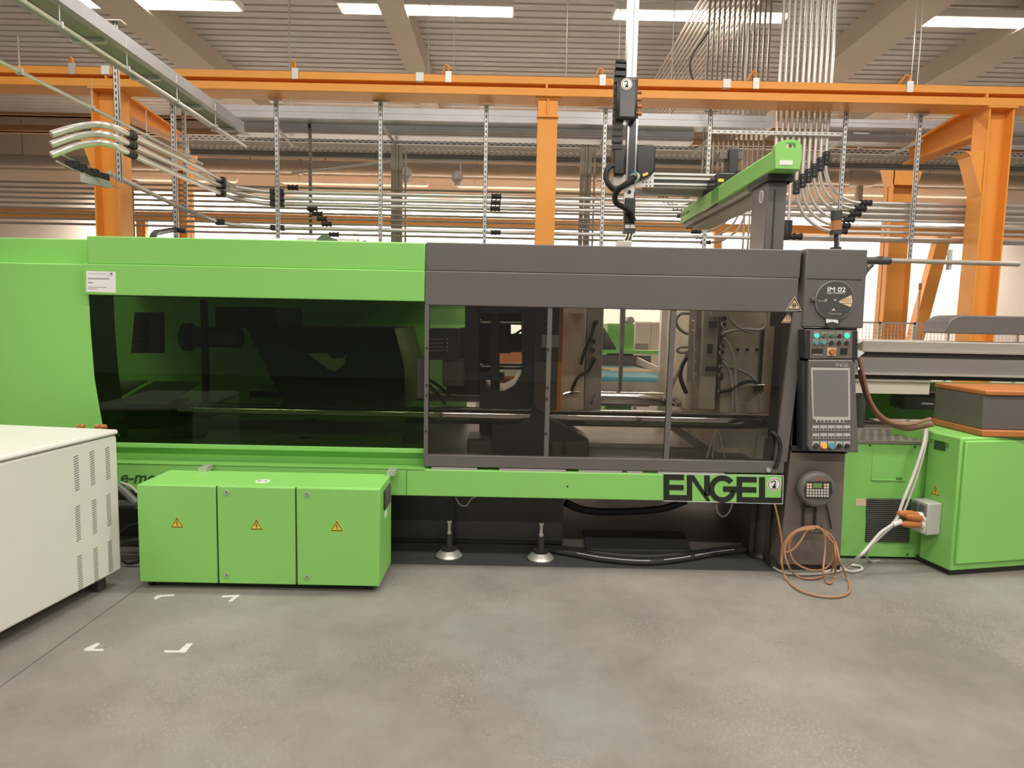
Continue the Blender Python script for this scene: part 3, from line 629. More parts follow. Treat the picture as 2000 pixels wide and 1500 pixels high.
# hook under the operator panel
hk = MB().prismp([(1565, 990), (1590, 990), (1590, 992), (1565, 992)], FY - 0.01, 0.01)
for a in (1569, 1592): hk.tube([S(a, 985, FY - 0.012), S(a - 2, 1028, FY - 0.012)], 0.005, 6)
hk.tube([S(1567, 1028, FY - 0.012), S(1581, 1027, FY - 0.012), S(1581, 1027, FY - 0.08), S(1581, 1040, FY - 0.08), S(1605, 1041, FY - 0.08), S(1605, 1028, FY - 0.08), S(1606, 1028, FY - 0.012), S(1592, 1028, FY - 0.012)], 0.005, 6)
hk.build('cable_hook', 'black', mc)
# ---- plinth, feet and dark frame below
zpl = lambda py: S(900, py, 4.5).z
MB().box(xf_(742, 1000, 4.5), xf_(1100, 1000, 4.5), 4.5, 6.2, 0, zBeamB + 0.02).build('plinth', 'black', mc)
MB().box(-3.4, xf_(742, 1000, 4.5), 4.62, 6.2, 0, zBeamB + 0.02).build('plinth_left', 'black', mc)
x = xf_(889, 1000, 4.5); MB().box(x - 0.005, x + 0.005, 4.49, 4.5, 0.02, zBeamB).build('plinth_joint', 'decal_black', mc)
MB().box(xf_(750, 1060, 4.48), xf_(1097, 1060, 4.48), 4.47, 4.5, S(900, 1054, 4.5).z - 0.005, S(900, 1054, 4.5).z + 0.004).build('plinth_ledge', 'decal_black', mc)
MB().box(xf_(735, 1100, 4.2), xf_(1515, 1100, 4.2), SZ(1000, 1106, 0).y, 4.55, 0, 0.008).build('floor_plate', 'mat_dark', mc)
for px, py in ((874, 1100), (1057, 1105)):
    p = SZ(px, py, 0); p = Vector((p.x, p.y + 0.10, 0.008)); 
    f = MB().lathe([(0.084, 0), (0.09, 0.012), (0.07, 0.035), (0.04, 0.052), (0.035, 0.06)], p, 28).build('leveling_foot', 'alu', mc, smooth=True, ang=60)
    MB().lathe([(0.052, 0.052), (0.054, 0.066), (0.03, 0.074)], p, 20).build('collar', 'black_gloss', f, smooth=True)
    MB().cyl(p + Vector((0, 0, 0.07)), p + Vector((0, 0, 0.16)), 0.024, n=14).build('sleeve', 'black', f, smooth=True)
    MB().cyl(p + Vector((0, 0, 0.16)), p + Vector((0, 0, 0.25)), 0.011, n=10).cyl(p + Vector((0, 0, 0.16)), p + Vector((0, 0, 0.175)), 0.015, n=6).cyl(p + Vector((0, 0, 0.235)), p + Vector((0, 0, 0.25)), 0.016, n=6).build('spindle', 'steel_worn', f)
# right support frame
MB().prism([tuple(SZ(1462, 1088, 0).xy), tuple(SZ(1500, 1098, 0).xy), (S(1500, 1000, 6).x, 6.0), (S(1400, 1000, 6).x, 6.0)], 0.0, zBeamB + 0.02, 'z').build('support_frame', 'black', mc)
p = SZ(1497, 1099, 0); MB().lathe([(0.085, 0), (0.085, 0.02), (0.065, 0.04), (0.06, zBeamB)], (p.x, p.y + 0.09, 0.008), 24).build('support_post', 'black', mc, smooth=True)
M('beam_brown', (0.20, 0.15, 0.09), 0.6)
MB().box(xf_(1100, 1000, 5.4), xf_(1430, 1000, 5.4), 5.4, 5.5, S(1200, 1033, 5.4).z, S(1200, 1024, 5.4).z).build('cross_member', 'black', mc)
# ================================================================== conduits, trays and hangers
FPY, BPY = 8.30, 9.30
TOPZ = CEIL - 0.45
ORD = ('first', 'second', 'third', 'fourth', 'fifth', 'sixth', 'seventh', 'eighth', 'ninth', 'tenth', 'eleventh', 'twelfth', 'thirteenth', 'fourteenth')
def sleeve(pa, pb, r, par, mat='rubber', nm='coupling'):
    pa, pb = Vector(pa), Vector(pb); dd = (pb - pa); L_ = dd.length; dd.normalize(); m = MB().cyl(pa, pb, r, n=10)
    for k in (0.06, 0.5, 0.94): m.cyl(pa + dd * (L_ * (k - 0.06)), pa + dd * (L_ * (k + 0.06)), r * 1.22, n=8)
    return m.build(nm, mat, par, smooth=True)
# ---- perforated hanger posts
def post(top, bot, Y, w_, lab, foot=False, mat='zinc', name='hanger_post', group=None):
    a, b = S(*top, Y), S(*bot, Y); x = (a.x + b.x) / 2; z0, z1 = b.z, a.z
    t = thing(name, lab, 'hanger', (x, Y, z0), group)
    h = w_ / 2
    m = MB().box(x - h, x + h, Y, Y + 0.004, z0, z1).box(x - h, x - h + 0.004, Y, Y + 0.03, z0, z1).box(x + h - 0.004, x + h, Y, Y + 0.03, z0, z1)
    m.build('channel', mat, t)
    s = MB(); n_ = int((z1 - z0) / 0.058)
    for k in range(n_):
        z = z0 + 0.02 + k * 0.058; s.box(x - w_ * 0.13, x + w_ * 0.13, Y - 0.0015, Y, z, z + 0.03)
    s.build('slots', 'ink', t)['kind'] = 'stuff'
    MB().box(x - h - 0.06, x + h + 0.06, Y - 0.03, Y + 0.07, z1 - 0.012, z1).build('top_plate', mat, t)
    return t
PY = 8.06
fp_list = [((540, 196), (541, 466)), ((743, 199), (742, 474)), ((949, 206), (947, 477)), ((1183, 212), (1175, 480)), ((1388, 218), (1376, 484)), ((1654, 212), (1636, 492)), ((1800, 222), (1777, 505))]
where = ('beside the black pipe clamps where the curved conduits straighten', 'above the right part of the green cover', 'just left of the tall orange column', 'just left of the robot\'s vertical axis', 'behind the green robot arm', 'through the nest of curved conduits', 'in front of the broad far orange column')
for (a, b), wh in zip(fp_list, where): post(a, b, PY, 0.046, 'perforated galvanised hanger post ' + wh)
post((338, 184), (341, 468), PY + 0.02, 0.055, 'perforated blue-grey hanger post between the corner column and the slack dark hose')
post((361, 186), (358, 420), PY + 0.2, 0.04, 'short perforated hanger post next to the blue-grey hanger post')
post((226, 40), (228, 357), 6.6, 0.05, 'near perforated hanger post crossing in front of the orange corner column')
for a, b, lab in (((605, 236), (606, 460), 'thin dark hanger post of the rear pipe rack above the grey drum'), ((238, 352), (238, 480), 'dark hanger post of the rear pipe rack beside the orange corner column'),
                  ((258, 352), (258, 480), 'slim dark hanger rod of the rear pipe rack near the orange corner column')):
    post(a, b, BPY + 0.05, 0.04, lab, mat='grey_duct', name='rear_hanger')
for px, lab in ((777, 'cluster of dark vertical struts behind the pipes over the green cover'), (1148, 'cluster of dark vertical struts behind the pipes left of the robot axis')):
    t = thing('strut_cluster', lab, 'strut', S(px, 480, BPY + 0.1))
    for k, dx in enumerate((-9, -1, 5, 15)):
        a, b = S(px + dx, 283, BPY + 0.12), S(px + dx, 490, BPY + 0.12); w_ = (0.03, 0.02, 0.028, 0.012)[k]
        MB().box(a.x - w_, a.x + w_, BPY + 0.12, BPY + 0.16, b.z, a.z).build('strut', 'grey_duct', t)
# ---- front rack: four bright conduits that come out of three near bends on the left
RAD = 0.021
cpt = [[(100, 262, 4.9), (142, 250, 5.0), (185, 243.5, 5.05), (216, 247, 5.1), (250, 262, 5.4), (300, 285, 5.9), (350, 308, 6.5), (400, 334, 7.4), (432, 352, 8.0), (462, 366, FPY), (495, 372.5, FPY)],
       [(100, 282, 4.9), (142, 268, 5.0), (185, 261.5, 5.05), (216, 265, 5.1), (250, 280, 5.4), (300, 303, 5.9), (350, 325, 6.5), (400, 348, 7.4), (432, 364, 8.0), (462, 377, FPY), (495, 384, FPY)],
       [(100, 303, 4.9), (142, 287, 5.0), (185, 279, 5.05), (216, 282, 5.1), (250, 298, 5.4), (300, 321, 5.9), (350, 343, 6.5), (400, 364, 7.4), (432, 378, 8.0), (462, 389, FPY), (495, 395.5, FPY)],
       [(212, 338, 6.7), (250, 356, 7.0), (300, 380, 7.4), (350, 404, 7.8), (400, 424, 8.1), (430, 434, 8.2), (460, 440, FPY), (495, 444, FPY)]]
nm4 = ('topmost bright steel conduit, bending from the near left into the horizontal run', 'second bright steel conduit below the topmost bend, bending into the horizontal run',
       'third bright steel conduit, lowest of the three near bends', 'bright steel conduit leaving the wire basket and running low above the machine top')
for i, pts in enumerate(cpt):
    t = thing('steel_conduit', nm4[i], 'conduit', S(*pts[-1]))
    P = bez([S(*q) for q in pts], 6); z = P[-1].z
    z = S(540, (375, 387, 398.5, 445)[i], FPY).z
    P = P[:-6] + [Vector((S(520, 375, FPY).x, FPY, z)), Vector((HX - 1, FPY, z))]
    MB().tube(P, 0.025 if i < 3 else 0.024, 12).build('pipe', 'pipe_steel', t, smooth=True)
    if i < 3:
        q = [S(*pts[4]), S(*pts[5])]; dd = (q[1] - q[0]).normalized(); sleeve(q[0] - dd * 0.02, q[0] + dd * 0.11, RAD * 1.35, t)
    q = S(*pts[8 if i < 3 else 5]); MB().box(q.x - 0.05, q.x + 0.05, q.y - 0.04, q.y + 0.03, q.z - 0.035, q.z + 0.035).build('clamp', 'rubber', t, bev=0.008)
    for px in (533, 551):
        x = S(px, 390, FPY).x; MB().box(x - 0.028, x + 0.028, FPY - 0.04, FPY + 0.03, z - 0.034, z + 0.034).build('clamp', 'rubber', t, bev=0.008)
    if i in (0, 1, 2, 3):
        x = S(960 + (0, -1, -2, 0)[i], 380, FPY).x; sleeve((x, FPY, z), (x + 0.12, FPY, z), RAD * 1.45, t)
# ---- rear rack: ten thinner conduits that bend up behind the robot arm and run back under the deck
RB = 0.0165
BR = (S(1365, 400, BPY).x - S(1300, 400, BPY).x)
for k in range(10):
    z = S(740, 370 + 10.0 * k, BPY).z
    x0 = -HX + 1; xc = S(1290 + 9.2 * k, 390 + 10 * k, BPY).x + 0.10; xv = xc + BR
    t = thing('thin_conduit', '%s thin conduit from the top of the rear pipe rack' % ORD[k], 'conduit', (xc, BPY, z))
    if k == 9: x0 = S(330, 449, BPY).x
    P = [Vector((x0, BPY, z)), Vector((xc, BPY, z))]
    if k == 9: P = bez([S(285, 475, BPY), S(300, 456, BPY), S(322, 450, BPY), Vector((S(350, 450, BPY).x, BPY, z))], 5) + [Vector((xc, BPY, z))]
    P += [Vector((xc + BR * math.sin(a), BPY, z + BR * (1 - math.cos(a)))) for a in [math.pi / 2 * j / 8 for j in range(1, 9)]]
    P += [Vector((xv, BPY, TOPZ - 0.25)), Vector((xv, BPY + 0.07, TOPZ - 0.07)), Vector((xv, BPY + 0.25, TOPZ)), Vector((xv, WALLY - 0.2, TOPZ))]
    MB().tube(P, RB, 8).build('pipe', 'pipe_grey', t, smooth=True)
    sleeve((xc - 0.13, BPY, z), (xc, BPY, z), RB * 1.6, t)
    if k not in (1, 2, 3, 8):
        xx = S(563 + (0, 0, 0, 0, 38, 48, 57, 66, 0, 80)[k], 370 + 10 * k, BPY).x; sleeve((xx, BPY, z), (xx + 0.13, BPY, z), RB * 1.9, t)
for k in range(4):
    xv = S(1463 + 10 * k, 250, BPY).x
    t = thing('riser_conduit', '%s plain riser conduit behind the black robot pedestal' % ORD[k], 'conduit', (xv, BPY, 0))
    MB().tube([(xv, BPY, 0.0), (xv, BPY, TOPZ - 0.25), (xv, BPY + 0.07, TOPZ - 0.07), (xv, BPY + 0.25, TOPZ), (xv, WALLY - 0.2, TOPZ)], RB, 8).build('pipe', 'pipe_grey', t, smooth=True)
# ---- right nest: six conduits bending from the horizontal run up to the ceiling, four straight risers beside them
NY = 8.16
vx = [S(1562, 250, NY).x + k * (S(1573, 250, NY).x - S(1562, 250, NY).x) for k in range(-4, 6)]
hy = [453, 441.5, 430, 418.5, 407.5, 396.5]; cpx = [1642, 1648, 1656, 1669, 1679, 1690]
vcy = [367, 354, 344, 333.5, 321, 309]
for k in range(6):
    z = S(1700, hy[k], NY).z; x = vx[4 + k]; r_ = S(cpx[k], hy[k], NY).x - 0.06 - x; r_ = max(0.3, r_)
    t = thing('bent_conduit', '%s conduit of the right-hand bends, counted outward from the black pedestal' % ORD[k], 'conduit', (x, NY, z))
    P = [Vector((HX - 1, NY, z)), Vector((x + r_, NY, z))] + [Vector((x + r_ * (1 - math.sin(a)), NY, z + r_ * (1 - math.cos(a)))) for a in [math.pi / 2 * j / 10 for j in range(1, 11)]] + [Vector((x, NY, CEIL - 0.04))]
    MB().tube(P, RAD, 10).build('pipe', 'pipe_steel', t, smooth=True)
    xx = x + r_; sleeve((xx, NY, z), (xx + 0.13, NY, z), RAD * 1.5, t)
    zc = S(1580, vcy[k], NY).z
    m = MB().box(x - 0.033, x + 0.033, NY - 0.045, NY + 0.03, zc - 0.08, zc + 0.08); m.build('clamp', 'rubber', t, bev=0.008)
    bo = MB()
    for dz in (-0.055, 0.0, 0.055): bo.cyl((x - 0.015, NY - 0.052, zc + dz), (x - 0.015, NY - 0.044, zc + dz), 0.008, n=6)
    bo.build('bolts', 'chrome', t)['kind'] = 'stuff'
for k in range(4):
    x = vx[k]; zb_ = S(1535, 437, NY).z if k >= 2 else S(1500, 300, NY).z
    t = thing('straight_riser', '%s bright straight riser conduit above the green robot arm' % ORD[k], 'conduit', (x, NY, zb_))
    MB().tube([(x, NY, 2.2 if k < 2 else zb_), (x, NY, CEIL - 0.04)], RAD, 8).build('pipe', 'pipe_steel', t, smooth=True)
    if k >= 2: MB().box(x - 0.035, x + 0.035, NY - 0.045, NY + 0.03, zb_ - 0.12, zb_ + 0.04).build('clamp', 'rubber', t, bev=0.008)
t = thing('elbow_conduit', 'lowest horizontal conduit with a black elbow right of the robot pedestal', 'conduit', S(1560, 463, NY))
z = S(1700, 465, NY).z; x0 = S(1540, 462, NY).x
MB().tube([(x0, NY, z), (HX - 1, NY, z)], RAD, 8).build('pipe', 'pipe_steel', t, smooth=True)
sleeve((x0 - 0.02, NY, z), (x0 + 0.16, NY, z), RAD * 1.6, t); MB().lathe([(0.03, -0.08), (0.05, -0.03), (0.05, 0.05), (0.03, 0.12)], (x0 - 0.04, NY - 0.02, z + 0.03), 14).build('elbow', 'rubber', t, smooth=True)
# ---- strut rail that carries the risers
def slotted(x0, x1, Y, z0, z1, par, rows=1, mat='zinc', nm='rail', step=0.075, wid=0.035):
    o = MB().box(x0, x1, Y, Y + 0.03, z0, z1).build(nm, mat, par); s = MB(); n_ = int((x1 - x0) / step); h = (z1 - z0)
    for k in range(n_):
        for r in range(rows):
            x = x0 + 0.01 + k * step + (r % 2) * step * 0.5; zc = z0 + h * (r + 0.5) / rows; s.box(x, x + wid, Y - 0.0015, Y, zc - h * 0.10, zc + h * 0.10)
    s.build(nm + '_slots', 'ink', par)['kind'] = 'stuff'; return o
t = thing('riser_rail', 'perforated strut rail holding the row of risers above the green robot arm', 'rail', S(1500, 262, NY - 0.07))
slotted(S(1386, 262, NY - 0.07).x, S(1648, 262, NY - 0.07).x, NY - 0.07, S(1500, 265.5, NY).z, S(1500, 259, NY).z, t)
# ---- galvanised cable trays along the hall
def tray(px0, px1, py0, py1, pref, Y, lab, dep=0.24):
    z1, z0 = S(pref, py0, Y).z, S(pref, py1, Y).z; x0 = S(px0, 230, Y).x if px0 > 0 else -HX + 1; x1 = S(px1, 230, Y).x if px1 < 2000 else HX - 1
    t = thing('cable_tray', lab, 'cable tray', ((x0 + x1) / 2, Y, z0)); zm_ = (z0 + z1) / 2
    MB().box(x0, x1, Y, Y + 0.012, zm_ + 0.004, z1).build('upper_lip', 'zinc_tray', t); MB().box(x0, x1, Y + 0.004, Y + 0.016, z0, zm_).build('lower_lip', 'zinc_tray', t)
    MB().box(x0, x1, Y + 0.016, Y + dep, z0, z0 + 0.006).build('bottom', 'zinc_tray', t); MB().box(x0, x1, Y + dep, Y + dep + 0.01, z0, z1).build('rear_lip', 'zinc_tray', t)
    for f_ in (0.12, 0.42, 0.72, 0.95):
        x = x0 + (x1 - x0) * f_; MB().cyl((x, Y + 0.12, z0), (x, Y + 0.12, CEIL - 0.002), 0.006, n=6).build('rod', 'zinc', t)
    return t, x0, x1, z0, z1
TY = 9.0
tray(430, 1510, 208, 231.5, 640, TY, 'upper galvanised cable tray below the orange runway beam')
tray(455, 1357, 240, 262, 640, TY + 0.35, 'lower galvanised cable tray ending beside the risers')
tray(1622, 2100, 234, 249, 1720, TY, 'upper galvanised cable tray right of the risers')
tray(1618, 2100, 262, 277.5, 1720, TY + 0.35, 'lower galvanised cable tray right of the risers, brightly lit at its end')
# ---- perforated wire tray further back
PTY = 9.75
for px0, px1, lab in ((330, 1440, 'long perforated cable tray running behind the hanger posts'), (1612, 2100, 'perforated cable tray continuing right of the risers')):
    z1, z0 = S(700, 271, PTY).z, S(700, 279.5, PTY).z; x0 = S(px0, 275, PTY).x; x1 = S(px1, 275, PTY).x if px1 < 2000 else HX - 1
    t = thing('perforated_tray', lab, 'cable tray', ((x0 + x1) / 2, PTY, z0))
    slotted(x0, x1, PTY, z0, z1, t, 2, nm='front_lip', step=0.09, wid=0.045)
    D_ = 0.62; MB().box(x0, x1, PTY + 0.03, PTY + D_, z0, z0 + 0.008).build('bottom', 'grey_duct', t)
    hs = MB(); n_ = int((x1 - x0) / 0.09)
    for k in range(n_):
        for j in range(3): hs.box(x0 + k * 0.09 + 0.03 * (j % 2), x0 + k * 0.09 + 0.05 + 0.03 * (j % 2), PTY + 0.28 + j * 0.1, PTY + 0.33 + j * 0.1, z0 - 0.002, z0)
    hs.build('holes', 'zinc', t)['kind'] = 'stuff'
    MB().box(x0, x1, PTY + D_, PTY + D_ + 0.02, z0 - 0.035, z0 + 0.04).build('rear_lip', 'zinc_tray', t); MB().cyl((x0, PTY + D_ - 0.02, z0 - 0.06), (x1, PTY + D_ - 0.02, z0 - 0.06), 0.022, n=8).build('edge_tube', 'zinc_tray', t, smooth=True)
    for px in (605, 780, 1150, 1330, 1682):
        x = S(px, 260, PTY).x
        if x0 < x < x1: MB().box(x - 0.025, x + 0.025, PTY - 0.02, PTY + 0.01, z1, z1 + 0.22).box(x - 0.1, x + 0.1, PTY - 0.03, PTY + 0.02, z1 + 0.2, z1 + 0.24).build('hanger', 'zinc', t)
# ---- tray and conduits running in depth at the left
DT = 7.5; zT = S(452, 262, DT).z
x0, x1 = S(432, 262, DT).x, S(476, 262, DT).x
t = thing('depth_tray', 'galvanised cable tray running toward the viewer over the corner column', 'cable tray', ((x0 + x1) / 2, 6, zT))
MB().box(x0, x1, 1.5, DT, zT, zT + 0.006).build('bottom', 'grey_duct', t)
MB().box(x0 - 0.006, x0, 1.5, DT, zT, zT + 0.10).build('side', 'zinc_tray', t); MB().box(x1, x1 + 0.006, 1.5, DT, zT - 0.01, zT + 0.13).build('side', 'zinc_tray', t)
MB().box(x1 + 0.006, x1 + 0.07, 1.5, DT, zT - 0.012, zT - 0.006).build('flange', 'zinc_tray', t); MB().box(x0, x0 + 0.10, 1.5, DT, zT - 0.012, zT - 0.002).build('flange', 'zinc_tray', t)
for k in range(8):
    y = 2.0 + k * 0.75; MB().box(x0, x1, y, y + 0.04, zT - 0.03, zT - 0.002).build('cross_strut', 'zinc', t)
for (p, zoff, lab) in ((((480, 286), 7.45), 0, 'thin steel conduit running under the depth tray'), (((395, 320), 7.0), 0, 'thin steel conduit running lower beside the depth tray')):
    q = S(*p[0], p[1]); o = thing('depth_conduit', lab, 'conduit', (q.x, 5, q.z))
    MB().cyl((q.x, 1.5, q.z), (q.x, q.y, q.z), 0.014, n=8).build('pipe', 'pipe_steel', o, smooth=True)
    for k in range(7):
        y = 2.2 + k * 0.75; MB().box(q.x - 0.02, q.x + 0.02, y, y + 0.02, q.z - 0.02, q.z + 0.02).cyl((q.x, y + 0.01, q.z), (q.x, y + 0.01, q.z + 0.22), 0.004, n=5).build('clip', 'zinc', o)
# ---- wire basket with black clamps at the far left
t = thing('wire_basket', 'small wire basket tray with black clamps beside the orange corner column', 'cable tray', S(190, 340, 6.3))
A = [S(110, 296, 5.4), S(142, 313, 5.7), S(180, 329, 6.1), S(232, 352, 6.6)]; Bt = [p - Vector((0, 0, 0.075)) for p in A]
MB().tube(bez(A, 5), 0.008, 6).tube(bez(Bt, 5), 0.008, 6).build('wire', 'zinc', t, smooth=True)
for k, f in enumerate((0.36, 0.52, 0.68, 0.82)):
    i = int(f * 15); p = bez(A, 5)[i]; q = bez(Bt, 5)[i]; m = (p + q) / 2
    MB().box(m.x - 0.05, m.x + 0.05, m.y - 0.03, m.y + 0.03, q.z + 0.005, p.z - 0.005).build('clamp', 'rubber', t, bev=0.006); MB().tube([p, q], 0.007, 6).build('rung', 'zinc', t)
MB().prismp([(157, 338), (203, 350), (203, 364), (157, 355)], 6.2, 0.12).build('junction_plate', 'box_grey', t)
# ---- large grey duct pipe near the back wall with valves
DY = 16.6
z = S(450, 323, DY).z; t = thing('duct_pipe', 'thick grey pipe running along the upper back wall', 'pipe', (0, DY, z))
MB().cyl((-HX + .1, DY, z), (HX - .1, DY, z), 0.155, n=20).build('pipe', 'grey_duct', t, smooth=True)
for px in (585, 1160, 1700):
    x = S(px, 340, DY).x; MB().cyl((x, DY, z), (x + 0.06, DY, z), 0.19, n=20).build('flange', 'grey_duct', t, smooth=True); MB().cyl((x, DY, z), (x, DY, CEIL - 0.002), 0.012, n=6).build('rod', 'zinc', t)
x = S(1680, 340, DY).x; MB().cyl((x - 0.25, DY, z), (x + 0.25, DY, z), 0.2, n=20).cyl((x, DY, z - 0.9), (x, DY, z), 0.09, n=14).build('tee', 'grey_duct', t, smooth=True)
VY = 13.6
t = thing('branch_pipe', 'thin grey pipe with a drop and two horn-shaped fittings behind the pipe rack', 'pipe', S(790, 320, VY))
MB().tube([S(560, 297, VY), S(640, 304, VY), S(780, 312, VY), S(899, 315, VY), S(900, 350, VY)], 0.03, 8).tube([S(570, 337, VY), S(640, 331, VY), S(770, 314, VY)], 0.03, 8).build('pipe', 'grey_duct', t, smooth=True)
for px, py in ((793, 340), (893, 347)):
    p = S(px, py, VY); MB().lathe([(0.04, 0.13), (0.11, 0.08), (0.12, -0.04), (0.06, -0.1), (0.05, -0.16)], p, 16).build('horn', 'grey_duct', t, smooth=True)
# ---- thin guy struts between trays and hangers
for a, b, lab in (((745, 245), (775, 285), 'slanted dark strut beside the second hanger post'), ((1183, 262), (1168, 300), 'slanted dark strut left of the robot axis'), ((1388, 268), (1350, 305), 'slanted dark strut beside the hanger post behind the arm'),
                  ((1650, 275), (1600, 300), 'slanted dark strut right of the risers'), ((1800, 275), (1730, 305), 'long slanted dark strut right of the risers'), ((540, 250), (572, 285), 'slanted dark strut beside the first hanger post')):
    tag(MB().tube([S(*a, 8.2), S(*b, 9.7)], 0.022, 6).build('tie_strut', 'grey_duct'), lab, 'strut')
t = tag(MB().tube(bez([S(1385, 60, 8.8), S(1348, 120, 8.8), S(1362, 175, 8.8), S(1388, 215, 8.8), S(1389, 270, 8.8)], 6), 0.012, 6).build('hanging_cable', 'mat_dark', smooth=True), 'slack dark cable hanging from the ceiling beside the risers', 'cable')
t = tag(MB().tube(bez([Vector((S(292, 462, 6.2).x, 6.2, zTop - 0.01)), S(300, 460, 6.4), S(316, 453, 7.2), S(340, 449, 7.9), S(362, 451, 8.0)], 5), 0.03, 8).build('slack_hose', 'rubber', smooth=True), 'short dark hose arching above the green housing', 'hose')
# grey drums and motor covers that peek over the green cover
t = thing('motor_drum', 'grey drum with a dark green end peeking over the green cover', 'drum', S(640, 470, 5.6))
p0, p1 = S(583, 477, 5.5), S(672, 479, 5.5)
MB().cyl(p0 + Vector((0, 0, -0.02)), p1 + Vector((0.12, 0, -0.02)), 0.075, n=20).build('body', 'box_grey', t, smooth=True)
p = S(634, 476, 5.2); MB().cyl(p, p + Vector((0, 0.25, 0)), 0.068, n=20).build('end_cap', 'drum_green', t, smooth=True); p = S(712, 478, 5.4); MB().cyl(p, p + Vector((0, 0.2, 0)), 0.035, n=16).build('end_cap', 'drum_green', t, smooth=True)
MB().box(p0.x - 0.02, p1.x + 0.2, 5.35, 5.65, zTop - 0.02, p0.z - 0.09).build('cradle', 'dark_iron', t)
# ================================================================== take-out robot above the machine
rbt = thing('linear_robot', 'linear take-out robot with green arm and black pedestal on top of the machine', 'robot', (1.9, 5.0, zTop))
AX0 = S(1513, 310, 4.62).x; az1, az0 = S(1513, 290, 4.62).z, S(1513, 331, 4.62).z; AX1 = AX0 + 0.19
arm = MB().box(AX0, AX1, 4.64, 7.15, az0, az1).build('arm_beam', 'green', rbt, bev=0.012)
ep = [(1513, 292), (1514, 283), (1522, 276), (1535, 273), (1548, 272), (1560, 275), (1566, 283), (1566, 310), (1561, 330), (1515, 329)]
pz = [(S(x, y, 4.6).x, S(x, y, 4.6).z) for x, y in ep]
slot = [(1536, 278.5), (1550, 278.5), (1554, 281), (1554, 286), (1550, 288.5), (1536, 288.5)]
m = MB()   # end plate with a real grip slot: ring of quads above, solid below
def e3(x, y, Y): p = S(x, y, 4.6); return (p.x, Y, p.z)
outer = [(1514, 292), (1514, 283), (1522, 276), (1535, 273), (1548, 272), (1560, 275), (1566, 283), (1566, 292)]
inner = [(1536, 292), (1536, 278.5), (1536, 278.5), (1540, 278.5), (1548, 278.5), (1553, 279.5), (1554, 283), (1554, 292)]
for i in range(7):
    q = [outer[i], outer[i+1], inner[i+1], inner[i]]; q2 = []
    for p in q:
        if p not in q2: q2.append(p)
    if len(q2) >= 3: m.prism([(e3(*p, 0)[0], e3(*p, 0)[2]) for p in q2], 4.6, 4.64, 'y')
m.prism([(e3(*p, 0)[0], e3(*p, 0)[2]) for p in ((1536, 288.5), (1554, 288.5), (1554, 292), (1536, 292))], 4.6, 4.64, 'y')
m.prism([(e3(*p, 0)[0], e3(*p, 0)[2]) for p in ((1514, 292), (1566, 292), (1566, 310), (1561, 330), (1515, 329))], 4.6, 4.64, 'y')
m.build('end_plate', 'green', arm)
MB().boxp(1523, 313, 1548, 322, 4.597, 0.003).build('type_label', 'paper', arm)
text('ENGEL viper', 0, 0, 0, 0.045, 'decal_green', arm, width=0.34, xf=Matrix.Translation((AX0 + 0.0005, 7.12, az0 + 0.05)) @ Matrix.Rotation(-math.pi/2, 4, 'Z'))
MB().box(AX0 - 0.002, AX0, 5.85, 6.05, az0 + 0.01, az1 - 0.01).build('film_patch', 'green_dark', arm)
MB().box(AX0 + 0.03, AX1, 4.75, 7.1, az0 - 0.05, az0).build('under_rail', 'grey_duct', arm); MB().box(AX0 + 0.07, AX1 + 0.05, 5.0, 6.9, az0 - 0.09, az0 - 0.055).build('cable_duct', 'grey_duct', arm)
px0 = S(1497, 400, 4.78).x; pyb = SX(1467, 400, px0).y; px1 = S(1536, 400, 4.78).x
pd = MB().box(px0, px1, 4.78, pyb, zTop, az0).build('pedestal', 'anthracite', rbt, bev=0.01)
MB().box(px0 - 0.02, px1 + 0.03, 4.74, pyb + 0.05, az0 - 0.05, az0).build('pedestal_head', 'black', pd, bev=0.006)
MB().box(px0 + 0.05, px0 + 0.06, 4.775, 4.785, zTop + 0.05, az0 - 0.1).build('groove', 'black', pd)
p = SX(1487, 384, px0)
ov = MB().lathe([(0.045, 0), (0.045, -0.002)], (px0, p.y, p.z), 24, 'x').build('round_sticker', 'paper', pd); MB().lathe([(0.036, -0.002), (0.036, -0.003)], (px0, p.y, p.z), 24, 'x').build('pictogram', 'ink_grey', ov)
RYb = 6.0
# vertical axis
va = MB().boxp(1225, -60, 1246, 225, RYb, 0.09).build('vertical_axis', 'alu', rbt, bev=0.004)
vx0, vx1 = S(1224, 300, RYb).x, S(1243, 300, RYb).x; zv1 = S(1235, 215, RYb).z; zv0 = S(1232, 398, RYb).z
MB().box(vx0, vx1, RYb, RYb + 0.09, zv0, zv1).build('axis_profile', 'black_gloss', va)
for a in (vx0, vx1 - 0.012): MB().box(a, a + 0.014, RYb - 0.006, RYb, zv0 + 0.1, zv1).build('guide_rail', 'chrome', va)
x = S(1235, 130, RYb).x; MB().box(x - 0.003, x + 0.003, RYb - 0.002, RYb, zv1, S(1235, -50, RYb).z).build('groove', 'ink_grey', va)
MB().boxp(1219, 360, 1238, 400, RYb - 0.012, 0.02).build('wrist_plate', 'alu', va); p = S(1229, 375, RYb - 0.013); MB().cyl(p, p - Vector((0, 0.004, 0)), 0.018, n=16).build('bore', 'black', va)
# upper cover with round sticker
cv = MB().boxp(1206, 149, 1246, 233, RYb - 0.12, 0.10).build('axis_cover', 'black_gloss', va, bev=0.025, seg=3, label='black rounded cover on the vertical axis')
robot_sticker(1224, 164, RYb - 0.12, 0.048, cv)
for k in range(4):
    p = S(1249, 180 + k * 14, RYb - 0.05); MB().cyl(p - Vector((0.02, 0, 0)), p + Vector((0.018, 0, 0)), 0.018, n=10).build('connector', 'plug_orange', cv, smooth=True)
